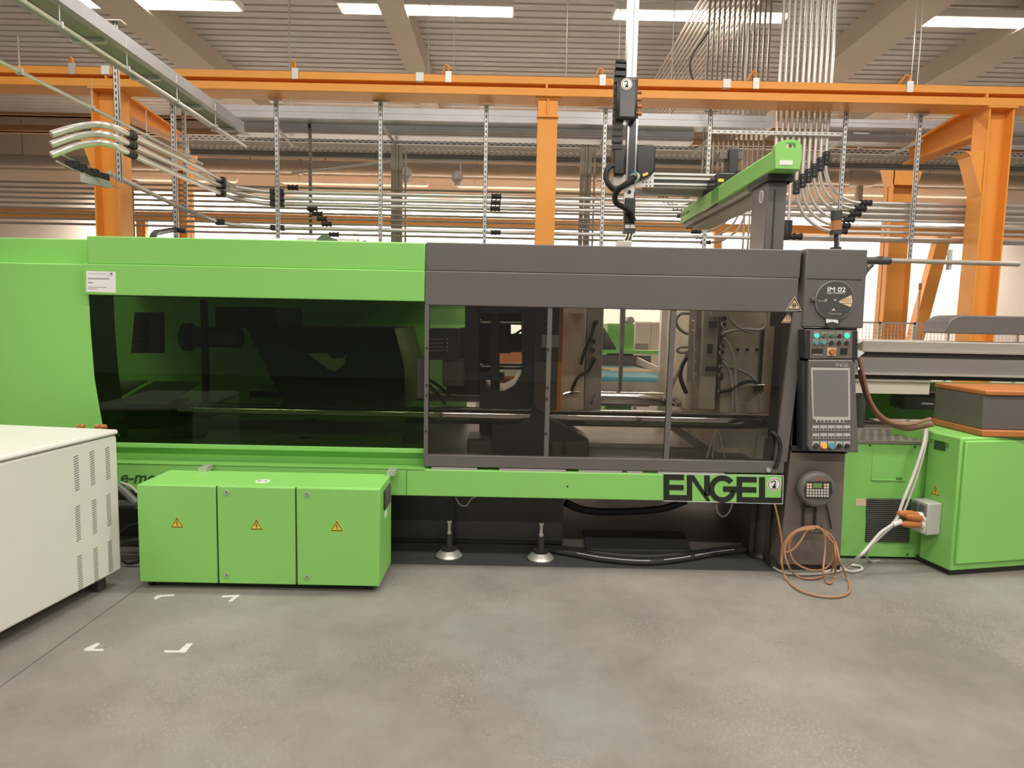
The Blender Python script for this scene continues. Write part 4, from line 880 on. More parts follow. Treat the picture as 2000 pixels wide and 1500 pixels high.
# cable chain: single links
chain = thing  # (links are sub-parts of the axis)
cxn = S(1207, 200, RYb).x; zq = lambda py: S(1210, py, RYb).z
path = bez([Vector((cxn + 0.01 * k_, RYb - 0.03 + yo, zq(py))) for k_, yo, py in ((0, 0, 290), (0, 0, 250), (0, 0, 210), (0, 0, 170), (0.5, 0.0, 140), (1, 0.03, 126), (1.5, 0.075, 122), (2, 0.12, 126), (2, 0.15, 140), (2, 0.15, 180))], 5)
lk = MB()
base_link = MB().box(-0.046, 0.046, -0.03, 0.03, -0.021, 0.021).build('chain_link', 'black', va, bev=0.004)
def place(o, p, d):
    o.location = p; o.rotation_euler = Vector((0, 0, 1)).rotation_difference(d).to_euler()
L_ = 0.0; step = 0.056; out = []
acc = 0.0
for i in range(len(path) - 1):
    a, b = path[i], path[i + 1]; seg_ = (b - a).length
    while acc <= seg_: out.append((a + (b - a) * (acc / seg_), (b - a).normalized())); acc += step
    acc -= seg_
for i, (p, d_) in enumerate(out):
    o = base_link if i == 0 else base_link.copy()
    if i: COL.objects.link(o)
    o.parent = va; place(o, p, d_)
# carriage boxes
cb = MB().prismp([(1200, 284), (1206, 281), (1221, 281), (1221, 341), (1199, 341), (1198, 335)], RYb - 0.05, 0.2).build('drive_cover', 'black_gloss', rbt, bev=0.015, seg=3)
cb2 = MB().prismp([(1243, 282), (1277, 282), (1281, 286), (1280, 334), (1270, 342), (1243, 352)], RYb + 0.02, 0.25).build('drive_cover', 'black_gloss', rbt, bev=0.015, seg=3)
MB().prismp([(1255, 340), (1265, 336), (1266, 341), (1256, 345)], RYb + 0.017, 0.003).build('label', 'sign_yellow', cb2)
pl_ = MB().boxp(1240, 340, 1277, 365, RYb + 0.10, 0.02).build('mounting_plate', 'alu', rbt)
for k, (dx, dy) in enumerate(((16, 16), (23, 16), (30, 16), (23, 23), (30, 23))): p = S(1240 + dx, 340 + dy, RYb + 0.10); MB().cyl(p, p - Vector((0, 0.003, 0)), 0.007, n=8).build('hole', 'ink', pl_)
MB().boxp(1198, 341, 1222, 362, RYb, 0.15).build('bracket', 'steel_worn', rbt)
# kick axis along the machine
kx0, kx1 = S(1262, 350, RYb + 0.2).x, S(1402, 350, RYb + 0.2).x
ka = MB().box(kx0, kx1, RYb + 0.2, RYb + 0.36, S(1330, 368, RYb + .2).z, S(1330, 338, RYb + .2).z).build('kick_axis', 'grey_duct', rbt)
for a, b in ((339, 343), (347.5, 351.5), (358.5, 362.5)): MB().box(kx0, kx1, RYb + 0.185, RYb + 0.2, S(1330, b, RYb + .2).z, S(1330, a, RYb + .2).z).build('guide_rail', 'alu', ka)
MB().box(kx0, kx1, RYb + 0.19, RYb + 0.2, S(1330, 358, RYb + .2).z, S(1330, 352, RYb + .2).z).build('belt_slot', 'black', ka)
MB().box(S(1240, 372, 6.3).x, S(1388, 372, 6.3).x, 6.4, 6.5, S(1330, 381, 6.4).z, S(1330, 370, 6.4).z).build('kick_duct', 'box_grey', ka)
ac = MB().prismp([(1398, 342), (1404, 336), (1436, 336), (1444, 344), (1444, 392), (1398, 400)], RYb - 0.06, 0.4).build('arm_carriage', 'black_gloss', rbt, bev=0.015, seg=3)
MB().boxp(1403, 349, 1413.5, 355, RYb - 0.063, 0.003).build('label', 'sign_yellow', ac); MB().boxp(1424, 290, 1442, 338, RYb + 0.1, 0.15).build('motor', 'black', ac, bev=0.01); MB().boxp(1406, 296, 1452, 310, RYb + 0.14, 0.15).build('motor_bracket', 'anthracite', ac)
# hoses
MB().tube(bez([S(1200, 322, RYb - 0.02), S(1188, 328, RYb - 0.05), S(1183, 345, RYb - 0.05), S(1190, 362, RYb - 0.04), S(1201, 372, RYb)], 7), 0.024, 10).build('bent_conduit_hose', 'rubber', rbt, smooth=True)
hp = bez([S(1240, 348, RYb - 0.03), S(1226, 358, RYb - 0.08), S(1208, 370, RYb - 0.09), S(1201, 384, RYb - 0.09), S(1205, 398, RYb - 0.08), S(1220, 406, RYb - 0.07), S(1232, 416, RYb - 0.06), S(1238, 432, RYb - 0.05)], 14)
MB().tube(hp, 0.026, 10, ribs=lambda i: 0.029 if i % 2 else 0.022).build('corrugated_hose', 'black_gloss', rbt)
for k in range(3): MB().tube(bez([S(1231, 342, RYb - 0.05), S(1242 + k * 2, 336 + k * 2, RYb - 0.09), S(1245 + k * 1.5, 347, RYb - 0.09), S(1240, 356, RYb - 0.07)], 5), 0.006, 6).build('signal_cable', ('lens_blue', 'sign_cream', 'cable_white')[k], rbt, smooth=True)
gr = MB().boxp(1220, 386, 1241, 436, RYb - 0.03, 0.10).build('gripper_head', 'black', rbt, bev=0.012)
MB().boxp(1221, 439, 1229.5, 446, RYb - 0.05, 0.05).build('connector', 'alu', gr); MB().boxp(1231, 439, 1240, 446, RYb - 0.05, 0.05).build('connector', 'alu', gr); MB().boxp(1219, 436, 1241, 455, RYb - 0.04, 0.1).build('connector_block', 'dark_iron', gr)
for k in range(5): MB().tube(bez([S(1223 + k * 4, 452, RYb - 0.02), S(1222 + k * 3, 464, RYb - 0.04), S(1214 + k * 4, 477, RYb)], 4), 0.007, 6).build('air_tube', ('cable_white', 'rubber')[k % 2], gr, smooth=True)
MB().boxp(1205, 470, 1234, 486, RYb - 0.06, 0.12).build('gripper_plate', 'alu', gr, bev=0.006)
# ================================================================== moulds and hoses in the clamp
m1 = thing('mold_half', 'worn brown steel mould half on the moving platen, with hose fittings', 'mold', S(1135, 800, 5.1))
MB().prismp([(1100, 592), (1146, 592), (1140, 800), (1093, 800)], 4.98, 0.85).build('back_block', 'mold_steel', m1, bev=0.006)
MB().prismp([(1147, 592), (1180, 592), (1173, 800), (1141, 800)], 5.0, 0.8).build('front_block', 'steel_worn', m1, bev=0.006)
MB().boxp(1116, 597, 1141, 613, 4.95, 0.04).build('lifting_lug', 'cream', m1, bev=0.004)
for px, py in ((1158, 667), (1157, 684), (1159, 702), (1163, 630)): p = S(px, py, 5.0); MB().cyl(p, p - Vector((0, 0.03, 0)), 0.018, n=12).cyl(p - Vector((0, .03, 0)), p - Vector((0, .045, 0)), 0.012, n=10).build('fitting', 'dark_iron', m1, smooth=True)
for q in ([(1161, 630), (1155, 655), (1142, 685), (1134, 712)], [(1160, 704), (1148, 725), (1128, 738), (1114, 770)]): MB().tube(bez([S(x, y, 4.93) for x, y in q], 6), 0.012, 8).build('hose', 'rubber', m1, smooth=True)
for q in ([(1100, 770), (1118, 765), (1132, 766)], [(1160, 770), (1156, 780), (1155, 790)]): MB().tube(bez([S(x, y, 4.93) for x, y in q], 4), 0.012, 8).build('clamp_handle', 'chrome', m1, smooth=True)
MB().prismp([(1168, 650), (1180, 640), (1205, 683), (1168, 683)], 5.3, 0.03).build('gusset', 'anthracite', m1)
m2 = thing('mold_half', 'worn steel mould half on the fixed platen with white hoses and fittings', 'mold', S(1380, 800, 5.1))
MB().prismp([(1347, 600), (1360, 600), (1352, 800), (1338, 800)], 5.05, 0.7).build('face_plate', 'mold_steel', m2, bev=0.004)
MB().prismp([(1360, 598), (1374, 598), (1366, 800), (1352, 800)], 5.0, 0.75).build('front_block', 'steel_worn', m2, bev=0.004)
MB().prismp([(1374, 596), (1405, 596), (1396, 800), (1366, 800)], 4.96, 0.85).build('back_block', 'mold_steel', m2, bev=0.006)
MB().boxp(1390, 602, 1411, 618, 4.94, 0.03).build('lifting_lug', 'cream', m2)
for a, b, c_, d_ in ((1385, 628, 1402, 640), (1382, 672, 1392, 690), (1378, 716, 1400, 725)): MB().boxp(a, b, c_, d_, 4.945, 0.02).build('cooling_plate', 'anthracite', m2)
for k, (px, py) in enumerate(((1413, 622), (1412, 634), (1412, 651), (1410, 660), (1409, 676), (1408, 688), (1408, 705), (1407, 715), (1406, 732), (1406, 739), (1405, 764))):
    p = S(px, py, 4.94); MB().cyl(p, p - Vector((0, 0.035, 0)), 0.014, n=10).cyl(p - Vector((0, .01, 0)), p - Vector((0, .02, 0)), 0.020, n=6).build('fitting', 'chrome' if k % 3 else 'dark_iron', m2, smooth=True)
for k, py in enumerate((626, 645, 683, 706, 730)): p = S(1356, py, 4.99); MB().cyl(p, p - Vector((0, 0.02, 0)), 0.012, n=10).build('bolt', 'chrome', m2, smooth=True)
MB().tube([S(1358, 620, 4.985), S(1355, 740, 4.985)], 0.006, 6).build('link_rod', 'chrome', m2)
hs = [([(1347, 612), (1330, 613), (1321, 624), (1323, 637), (1334, 648), (1344, 652)], 0.011, 'cable_grey'), ([(1343, 678), (1330, 678), (1322, 685), (1332, 689), (1343, 687)], 0.010, 'cable_grey'),
      ([(1343, 690), (1330, 716), (1316, 745), (1306, 775)], 0.012, 'cable_grey'), ([(1341, 698), (1332, 715), (1329, 735), (1335, 755), (1341, 768)], 0.016, 'rubber'),
      ([(1420, 603), (1425, 622), (1440, 638), (1460, 648), (1470, 649)], 0.011, 'cable_white'), ([(1413, 651), (1430, 646), (1455, 643), (1480, 645), (1495, 638), (1499, 620), (1496, 603)], 0.011, 'cable_white'),
      ([(1413, 660), (1424, 675), (1432, 700), (1436, 730), (1437, 770), (1437, 810)], 0.013, 'cable_white'), ([(1411, 705), (1422, 720), (1430, 745), (1431, 790), (1430, 830)], 0.012, 'cable_white'),
      ([(1410, 715), (1435, 720), (1460, 730), (1475, 742)], 0.011, 'cable_grey'), ([(1406, 765), (1425, 762), (1445, 750), (1465, 745), (1480, 748)], 0.014, 'rubber'), ([(1482, 768), (1484, 790), (1483, 806)], 0.010, 'cable_grey')]
lab2 = ('grey hose looping left from the top of the fixed mould half', 'small grey hose loop at mid height of the fixed mould half', 'grey hose slanting down from the fixed mould half', 'thick black hose bowed below the fixed mould half',
        'white hose hanging in a curve from the top of the fixed platen', 'white hose loop rising from the upper fittings of the fixed platen', 'long white hose dropping down the face of the fixed platen', 'shorter white hose dropping beside the long white hose',
        'grey hose running right to the chrome clamp shoe', 'black hose arching to the chrome clamp shoe', 'short grey hose below the chrome clamp shoe')
for (q, r_, mt), lb_ in zip(hs, lab2):
    tag(MB().tube(bez([S(x, y, 4.90) for x, y in q], 7), r_, 8).build('coolant_hose', mt, smooth=True), lb_, 'hose')
for a, lb_ in ((((1395, 842), (1380, 895)), 'thin white cable slanting down left below the tie bar'), (((1397, 842), (1391, 895)), 'thin white cable hanging straight below the tie bar'), (((1404, 842), (1416, 897)), 'thin white cable slanting down right below the tie bar'), (((1479, 843), (1472, 898)), 'thin white cable below the tie bar near the door handle')):
    tag(MB().tube([S(*a[0], 4.6), S(*a[1], 4.55)], 0.006, 6).build('thin_cable', 'cable_white'), lb_, 'cable')
MB().boxp(1058, 654, 1092, 679, PYF - 0.09, 0.004).build('paper_notice', 'paper', mp)
# machine-side short cylinder right of the gap
cy = MB().cyl(S(1295, 779, 5.3), S(1372, 781, 5.3), 0.022, n=12); cy.cyl(S(1320, 787, 5.2), S(1374, 789, 5.2), 0.03, n=12); cy.build('core_pull_cylinder', 'steel_worn', mc, smooth=True)
# ================================================================== what stands behind the machine
cvb = thing('conveyor', 'blue belt conveyor behind the open mould area', 'conveyor', S(1240, 745, 8.0) * Vector((1, 1, 0)) if False else (1.5, 8.4, 0))
zc_ = S(1240, 737, 7.6).z
MB().box(S(1160, 735, 7.6).x, S(1307, 735, 7.6).x, 7.6, 9.6, zc_ - 0.06, zc_).build('belt', 'blue_belt', cvb, bev=0.02)
MB().box(S(1160, 735, 7.6).x, S(1307, 735, 7.6).x, 7.58, 7.62, zc_ - 0.16, zc_ - 0.05).build('side_frame', 'steel_worn', cvb)
xx = S(1307, 735, 7.6).x; MB().prism([(7.6, zc_ + 0.02), (9.6, zc_ + 0.02), (9.6, zc_ + 0.13), (7.6, zc_ + 0.06)], xx, xx + 0.02, 'x').build('side_guard', 'alu', cvb)
for x in (S(1170, 735, 7.6).x, xx - 0.06):
    for y in (7.7, 9.4): MB().box(x, x + 0.05, y, y + 0.05, 0, zc_ - 0.06).build('leg', 'alu', cvb)
p = S(1225, 716, 8.6); tag(MB().prism([(p.x - 0.25, 8.45), (p.x + 0.42, 8.35), (p.x + 0.25, 8.95), (p.x - 0.35, 8.9)], zc_ + 0.001, zc_ + 0.02, 'z').build('cardboard_sheet', 'sign_cream'), 'flat cream cardboard sheet lying on the blue belt', 'sheet')
gm = thing('rear_machine', 'green machine housing standing beyond the blue conveyor', 'machine', (S(1215, 690, 10.6).x, 10.8, 0))
x0, x1 = S(1186, 660, 10.4).x, S(1239, 660, 10.4).x
MB().box(x0, x1, 10.4, 11.2, 0, S(1215, 632, 10.4).z).build('housing', 'green', gm, bev=0.02); MB().box(x0 - 0.1, S(1287, 690, 10.2).x, 10.2, 10.4, S(1230, 691, 10.2).z, S(1230, 684, 10.2).z).build('cross_rail', 'green', gm)
MB().box(x0 - 0.1, S(1270, 700, 10.3).x, 10.25, 10.4, 0.3, S(1230, 694, 10.3).z).build('lower_body', 'anthracite', gm)
p = S(1232, 626, 10.4); MB().cyl(p, p + Vector((0, 0.3, 0)), 0.06, n=14).build('pulley', 'box_grey', gm, smooth=True)
gp = thing('green_guard_post', 'tall green and grey guard post behind the mould gap', 'post', (S(1305, 760, 7.0).x, 7.0, 0))
x0, x1 = S(1291, 660, 7.0).x, S(1303, 660, 7.0).x; zt_ = S(1300, 560, 7.0).z
MB().box(x0, x1, 7.0, 7.1, 0, zt_).build('grey_profile', 'alu', gp); MB().box(x1, x1 + 0.045, 7.0, 7.1, 0, zt_).build('green_profile', 'green', gp)
wc = thing('white_locker', 'cream locker standing against the back wall behind the mould gap', 'locker', (S(1262, 660, 16).x, 16.5, 0))
x0, x1 = S(1238, 660, 16).x, S(1290, 660, 16).x; zt_ = S(1262, 628, 16).z
MB().box(x0, x1, 16, 16.8, 0, zt_).build('body', 'cream', wc, bev=0.01)
xm_ = x0 + (x1 - x0) * 0.62
for a, b in ((x0 + 0.02, xm_ - 0.01), (xm_ + 0.01, x1 - 0.02)): MB().box(a, b, 15.97, 16.0, 0.5, zt_ - 0.03).build('door', 'cream', wc, bev=0.005)
MB().box(x0 + 0.02, xm_ - 0.05, 15.96, 15.975, S(1250, 690, 16).z, S(1250, 671, 16).z).build('recess', 'grey_duct', wc)
os_ = thing('orange_shelf', 'orange crate stack behind the right mould half', 'crates', (S(1335, 660, 11).x, 11, 0))
x0, x1 = S(1329, 660, 11).x, S(1345, 660, 11).x; z1_ = S(1337, 630, 11).z; z0_ = S(1337, 712, 11).z; hh = (z1_ - z0_) / 4
for k in range(4): MB().box(x0, x1 + 0.15, 11, 11.4, z0_ + k * hh + 0.008, z0_ + (k + 1) * hh - 0.008).build('crate', 'plug_orange', os_, bev=0.01)
MB().box(x0, x1 + 0.15, 11, 11.4, 0, z0_).build('stand', 'box_grey', os_)
wt = thing('work_bench', 'long pale grey bench behind the machine below the conveyor level', 'bench', (2.6, 10.0, 0))
x0, x1 = S(1308, 730, 9.8).x, S(1410, 730, 9.8).x
MB().box(x0, x1, 9.8, 10.4, S(1330, 722, 9.8).z - 0.06, S(1330, 716, 9.8).z).build('top', 'alu', wt)
for x in (x0 + 0.03, x1 - 0.08):
    for y in (9.83, 10.32): MB().box(x, x + 0.05, y, y + 0.05, 0, S(1330, 722, 9.8).z - 0.06).build('leg', 'alu', wt)
for k, z in enumerate((0.35, 0.6)): MB().box(x0, x1, 9.85, 10.35, z, z + 0.03).build('shelf', 'box_grey', wt)
ob = thing('orange_cabinet', 'orange cabinet seen through the toggle opening', 'cabinet', (S(985, 690, 9.0).x, 9.9, 0))
MB().box(S(955, 690, 9).x, S(1022, 690, 9).x, 9.5, 10.1, 0, S(985, 676, 9).z).build('body', 'plug_orange', ob, bev=0.01); MB().box(S(953, 690, 9).x, S(1024, 690, 9).x, 9.48, 10.12, S(985, 678, 9).z, S(985, 672, 9).z).build('top', 'orange', ob)
gb = thing('steel_table', 'pale steel table seen through the lower toggle opening', 'table', (S(990, 745, 8).x, 8.2, 0))
MB().box(S(920, 745, 8).x, S(1060, 745, 8).x, 8.5, 9.3, S(985, 733, 8).z - 0.05, S(985, 727, 8).z).build('top', 'alu', gb); 
for x in (S(925, 745, 8).x, S(1050, 745, 8).x): MB().box(x, x + 0.05, 8.6, 9.2, 0, S(985, 733, 8).z - 0.05).build('leg', 'alu', gb)
# ================================================================== green three-door cabinet
CY = 3.72
zt_ = S(500, 951, CY).z; zb_ = S(500, 1139.5, CY).z; x0 = S(270, 1040, CY).x; x1 = S(741, 1050, CY).x
yb = SZ(325, 917.5, zt_).y; yb = min(yb, 4.10)
gc = thing('switch_cabinet', 'low green three-door electrical cabinet on casters in front of the machine', 'cabinet', ((x0 + x1) / 2, CY + 0.2, 0))
MB().box(x0, x1, CY + 0.022, yb, zb_, zt_).build('body', 'green', gc, bev=0.004)
sp = [x0, S(424, 1040, CY).x, S(578, 1042, CY).x, x1]
for k in range(3):
    a, b = sp[k] + (0.005 if k else 0), sp[k + 1] - (0.005 if k < 2 else 0)
    dr = MB().box(a, b, CY, CY + 0.02, zb_ - 0.004, zt_ - 0.002).build('door', 'green', gc, bev=0.004)
    triangle((346, 501, 658)[k], (1020, 1024, 1027)[k], CY, 0.062, dr, 'bolt', 'decal_green', 'sign_yellow')
    if k:
        for py in ((961, 1122), (965, 1126))[k - 1]:
            p = S((443, 600)[k - 1], py, CY); lo = MB().cyl(p, p - Vector((0, 0.008, 0)), 0.013, n=14).build('lock', 'zinc', dr, smooth=True); MB().cyl(p - Vector((0, 0.008, 0)), p - Vector((0, 0.009, 0)), 0.006, n=3).build('key_slot', 'ink', lo)
M('seal', (0.03, 0.08, 0.02), 0.7)
for x in sp[1:3]: MB().box(x - 0.005, x + 0.005, CY + 0.012, CY + 0.022, zb_, zt_ - 0.004).build('seal', 'seal', gc)
p = SZ(513, 940, zt_); st = MB().lathe([(0.042, zt_), (0.042, zt_ + 0.0015)], (p.x, p.y, 0), 24).build('round_sticker', 'paper', gc)
MB().box(p.x - 0.03, p.x - 0.005, p.y - 0.02, p.y + 0.02, zt_ + 0.0015, zt_ + 0.002).box(p.x + 0.004, p.x + 0.026, p.y - 0.012, p.y + 0.02, zt_ + 0.0015, zt_ + 0.002).build('pictogram', 'ink_grey', st)
q = SX(743, 975, x1); vz0, vz1 = SX(745, 1003, x1).z, SX(745, 965, x1).z
vg = MB().box(x1, x1 + 0.008, CY + 0.12, min(yb - 0.04, CY + 0.32), vz0, vz1).build('fan_grille', 'black', gc, bev=0.003)
for k in range(8):
    z = vz0 + (vz1 - vz0) * (k + 0.5) / 8; MB().box(x1 + 0.008, x1 + 0.012, CY + 0.13, min(yb - 0.05, CY + 0.31), z - 0.003, z + 0.003).build('slat', 'anthracite', vg)
MB().box(x1, x1 + 0.002, CY + 0.16, CY + 0.22, vz0 - 0.06, vz0 - 0.02).build('label', 'paper', gc)
for a, b in (((x0 + 0.2), yb), ((x1 - 0.02), yb)): MB().box(a, a + 0.05, b - 0.05, b + 0.05, zt_, zt_ + 0.03).box(a + 0.018, a + 0.032, b - 0.06, b + 0.055, zt_ + 0.028, zt_ + 0.031).build('mounting_profile', 'alu', gc)
for cx_ in (x0 + 0.04, x1 - 0.06):
    for cy_ in (CY + 0.06, yb - 0.05):
        w_ = MB().cyl((cx_ - 0.012, cy_, 0.028), (cx_ + 0.012, cy_, 0.028), 0.028, n=16).build('caster', 'rubber', gc, smooth=True); MB().box(cx_ - 0.02, cx_ + 0.02, cy_ - 0.02, cy_ + 0.02, 0.04, zb_).build('fork', 'dark_iron', w_)
# ================================================================== white louvred cabinet at the left
ang = math.radians(6.7); dv = Vector((math.sin(ang), math.cos(ang), 0)); nv = Vector((math.cos(ang), -math.sin(ang), 0))
B = SZ(238, 1112, 0.09)
def face(px, py):
    d = ray(px, py); o = Vector((0, 0, EYE)); t = (B - o).dot(nv) / d.dot(nv); return o + d * t
zl1 = face(236, 840).z; zl0 = face(236, 848).z
MW = Matrix.Translation((B.x, B.y, 0)) @ Matrix(((nv.x, dv.x, 0, 0), (nv.y, dv.y, 0, 0), (0, 0, 1, 0), (0, 0, 0, 1)))  # local: x out of the face, y along it (away), z up
LW = 1.15
wcab = thing('louvred_cabinet', 'white sheet-metal cabinet with rows of louvres and a rounded lid', 'cabinet', (B.x - 0.4, B.y - 0.5, 0))
MB().box(-0.75, 0, -LW, 0, 0.09, zl0).xf(MW).build('body', 'white_paint', wcab, bev=0.012)
MB().box(-0.765, 0.008, -LW - 0.01, 0.008, zl0 + 0.004, zl1 + 0.01).xf(MW).build('lid', 'white_paint', wcab, bev=0.022, seg=4)
MI = MW.inverted()
for ci, cols in enumerate((((145, 892, 957), (148, 990, 1055), (152, 1087, 1152)), ((176, 883, 946), (180, 978, 1041), (183, 1072, 1134)), ((206, 875, 935), (208, 967, 1026), (211, 1058, 1115)))):
    for (px, y0_, y1_) in cols:
        a = MI @ face(px + 3, y0_); b = MI @ face(px + 6, y1_); n_ = 15; m = MB(); yc = (a.y + b.y) / 2 
        for k in range(n_):
            z = a.z + (b.z - a.z) * k / (n_ - 1); h = 0.016
            m.add([(0.0006, yc - h, z - 0.004), (0.0006, yc + h, z + 0.002), (0.0006, yc + h, z + 0.006), (0.0006, yc - h, z), (-0.002, yc - h, z - 0.004), (-0.002, yc + h, z + 0.002), (-0.002, yc + h, z + 0.006), (-0.002, yc - h, z)], [(0, 1, 2, 3), (4, 7, 6, 5), (0, 4, 5, 1), (1, 5, 6, 2), (2, 6, 7, 3), (3, 7, 4, 0)])
        o = m.xf(MW).build('louvre_slits', 'dark_iron', wcab); o['kind'] = 'stuff'
p = MI @ face(231, 850); MB().cyl((0.001, p.y, p.z), (0.005, p.y, p.z), 0.006, n=8).xf(MW).build('screw', 'dark_iron', wcab)
for y in (-0.1, -LW + 0.1):
    for x in (-0.08, -0.68): MB().box(x - 0.03, x + 0.03, y - 0.03, y + 0.03, 0, 0.09).xf(MW).build('foot', 'dark_iron', wcab)
for px, lb_ in ((158, 'copper pipe fitting behind the white cabinet lid, the smaller'), (197, 'copper pipe fitting behind the white cabinet lid, the wider with two caps')):
    t = thing('copper_fitting', lb_, 'fitting', S(px, 835, 4.1))
    p = S(px, 833, 4.12); k_ = 0.022 if px < 170 else 0.034
    MB().cyl(p - Vector((k_, 0, 0)), p + Vector((k_, 0, 0)), 0.013, n=10).build('tee', 'plug_orange', t, smooth=True); MB().cyl((p.x, p.y, p.z - 0.02), (p.x, p.y, p.z + 0.012), 0.013, n=10).build('cap', 'plug_orange', t, smooth=True)
    MB().cyl((p.x, p.y, zBeamT), (p.x, p.y, p.z), 0.009, n=8).build('stem', 'plug_orange', t)
# dark hoses between the two cabinets
for k, (q, lb_) in enumerate((([(236, 942), (255, 950), (268, 962)], 'pale cable arching between the white and the green cabinet'), ([(232, 950), (252, 968), (272, 990)], 'thick grey hose sagging behind the green cabinet'),
              ([(230, 985), (250, 985), (274, 985)], 'dark grey pipe low between the cabinets'), ([(236, 1040), (252, 1028), (272, 1022)], 'dark hose rising between the cabinets'),
              ([(238, 1062), (252, 1056), (274, 1054)], 'dark hose lying between the cabinets'), ([(240, 1094), (252, 1100), (272, 1096)], 'lowest dark hose coiled on the floor between the cabinets'))):
    tag(MB().tube(bez([S(x, y, 4.12 if k < 5 else 4.05) for x, y in q], 6), (0.009, 0.025, 0.028, 0.012, 0.014, 0.012)[k], 8).build('loose_hose', ('cable_grey', 'steel_hose', 'mat_dark', 'rubber', 'mat_dark', 'rubber')[k], smooth=True), lb_, 'hose')
# ================================================================== notices on the machine
SYc = FY - 0.0162
pn = MB().prismp([(168.5, 529), (225.5, 531), (226, 572), (168.5, 569.5)], SYc - 0.002, 0.002).build('paper_notice', 'paper'); tag(pn, 'white laminated paper notice on the left end of the green cover', 'notice')
def bar(px0, px1, py, h, mat, par, Y, nm='print_line'):
    MB().prismp([(px0, py), (px1, py + (px1 - px0) * 0.02), (px1, py + h + (px1 - px0) * 0.02), (px0, py + h)], Y, 0.0005).build(nm, mat, par)
Yp = SYc - 0.0026
for a, b, y, h, mt in ((172, 208, 534, 0.8, 'ink_grey'), (171.5, 214, 542.5, 2.6, 'ink_grey'), (171.5, 181, 550.5, 2.6, 'ink_grey'), (172, 208, 560, 1.4, 'ink_grey'), (172, 190, 563.5, 1.2, 'ink_grey'), (209, 220, 538, 1.2, 'ink_grey')): bar(a, b, y, h, mt, pn, Yp)
MB().prismp([(214, 533), (219, 533), (220, 536), (216, 536)], Yp, 0.0005).build('emblem', 'ink', pn)
# round IM 02 sign
IY = FY - 0.034
im = thing('round_sign', 'round dark sign reading IM 02 with a cream wedge, clipped to the control column', 'sign', S(1631, 632, IY))
c = S(1629, 586.5, IY); R_ = 0.121
MB().lathe([(R_, 0), (R_, -0.012)], c, 48, 'y').build('rim', 'slider_grey', im, smooth=True); dk = MB().lathe([(R_ - 0.003, -0.0121), (R_ - 0.003, -0.014)], c, 48, 'y').build('disc', 'sign_dark', im)
def ip(px, py): p = S(px, py, IY - 0.0142); return p
def itext(s, px, py, w_px, h_px, mat='paper', bold=0.0):
    p = ip(px, py); text(s, p.x, p.z, IY - 0.0141, h_px * 4.17 / F, mat, dk, width=w_px * 4.17 / F, depth=0.0006, bold=bold)
itext('IM 02', 1616, 570, 35, 9.5, bold=0.02); itext('Engel 3440/900 2', 1615.5, 574.5, 34, 4.0)
itext('Werkzeuge', 1597, 589, 18, 2.2); itext('Temperierung', 1617, 613.5, 26, 2.2)
MB().prismp([(1638, 588.5), (1663, 576), (1665, 588), (1662, 600), (1640, 591)], IY - 0.0146, 0.0006).build('wedge', 'sign_cream', dk)
for k, y in enumerate((583, 587, 591.5)): MB().prismp([(1644, y), (1662, y + .4), (1662, y + 1.4), (1644, y + 1)], IY - 0.0150, 0.0004).build('print_line', 'brown_ring', dk)
for q in ([(1610, 586.5), (1615, 583.5), (1615, 586.5)], [(1624, 608), (1628, 602), (1632, 607), (1628, 605.5)], [(1629, 585), (1633, 584.5), (1633, 586.5), (1629, 587)]): MB().prismp(q, IY - 0.0147, 0.0006).build('emblem', 'paper', dk)
MB().boxp(1586, 580, 1594, 588, IY - 0.018, 0.018).build('clip', 'anthracite', im, bev=0.003)
p = S(1626, 628, IY); MB().lathe([(0.045, 0), (0.045, -0.008)], p, 28, 'y').build('magnet_base', 'dark_iron', im, smooth=True); MB().prismp([(1613, 623), (1637, 625), (1637, 632), (1626, 628.5), (1614, 631)], IY - 0.012, 0.003).build('folded_tag', 'paper', im)
# ================================================================== handheld robot pendant on its hook
pe = thing('robot_pendant', 'round grey handheld pendant with keypad hanging on the lower control column', 'pendant', S(1592, 988, FY))
p = S(1596, 956, 4.12)
MB().lathe([(0.085, 0.07), (0.115, 0.045), (0.118, 0.01), (0.108, -0.012), (0.095, -0.018)], p, 40, 'y').build('housing', 'anthracite', pe, smooth=True, ang=60)
fc = MB().prismp([(1577, 940), (1624, 940), (1627, 962), (1620, 974), (1575, 973), (1571, 957)], 4.096, 0.008).build('keypad_face', 'black', pe, bev=0.002)
MB().prismp([(1588, 944), (1605.5, 944.5), (1605.5, 953.5), (1588, 953)], 4.093, 0.004).build('display', 'lcd', fc)
base_key = MB().cyl((0, 0, 0), (0, -0.004, 0), 0.0085, 0.007, n=10).build('key', 'key_light', fc)
keys = [(1578 + 5.6 * i, 946.5 + 5.3 * j, 'sign_cream') for i in range(2) for j in range(2)] + [(1611 + 5.6 * i, 947 + 5.3 * j, 'sign_cream') for i in range(2) for j in range(2)]
keys += [(1577.5 + 5.55 * i, 957.3 + 5.4 * j + i * 0.1, 'key_light') for j in range(3) for i in range(8)]
for i, (kx, ky, mt) in enumerate(keys):
    o = base_key
    if i:
        o = base_key.copy(); COL.objects.link(o); o.parent = fc
    o.location = S(kx, ky, 4.0955)
    o.material_slots[0].link = 'OBJECT'; o.material_slots[0].material = MATS[mt]
text('Em', S(1595, 938, 4.1).x, S(1595, 938.5, 4.1).z, 4.1015, 0.02, 'plug_orange', pe, width=0.035, name='emblem')
for (px0, px1) in ((1571, 1569), (1594, 1592), (1613, 1624)): MB().tube([S(px0, 984, FY - 0.02), S((px0 + px1) / 2, 1005, FY - 0.015), S(px1, 1032, FY - 0.012)], 0.005, 6).build('strap', 'rubber', pe)
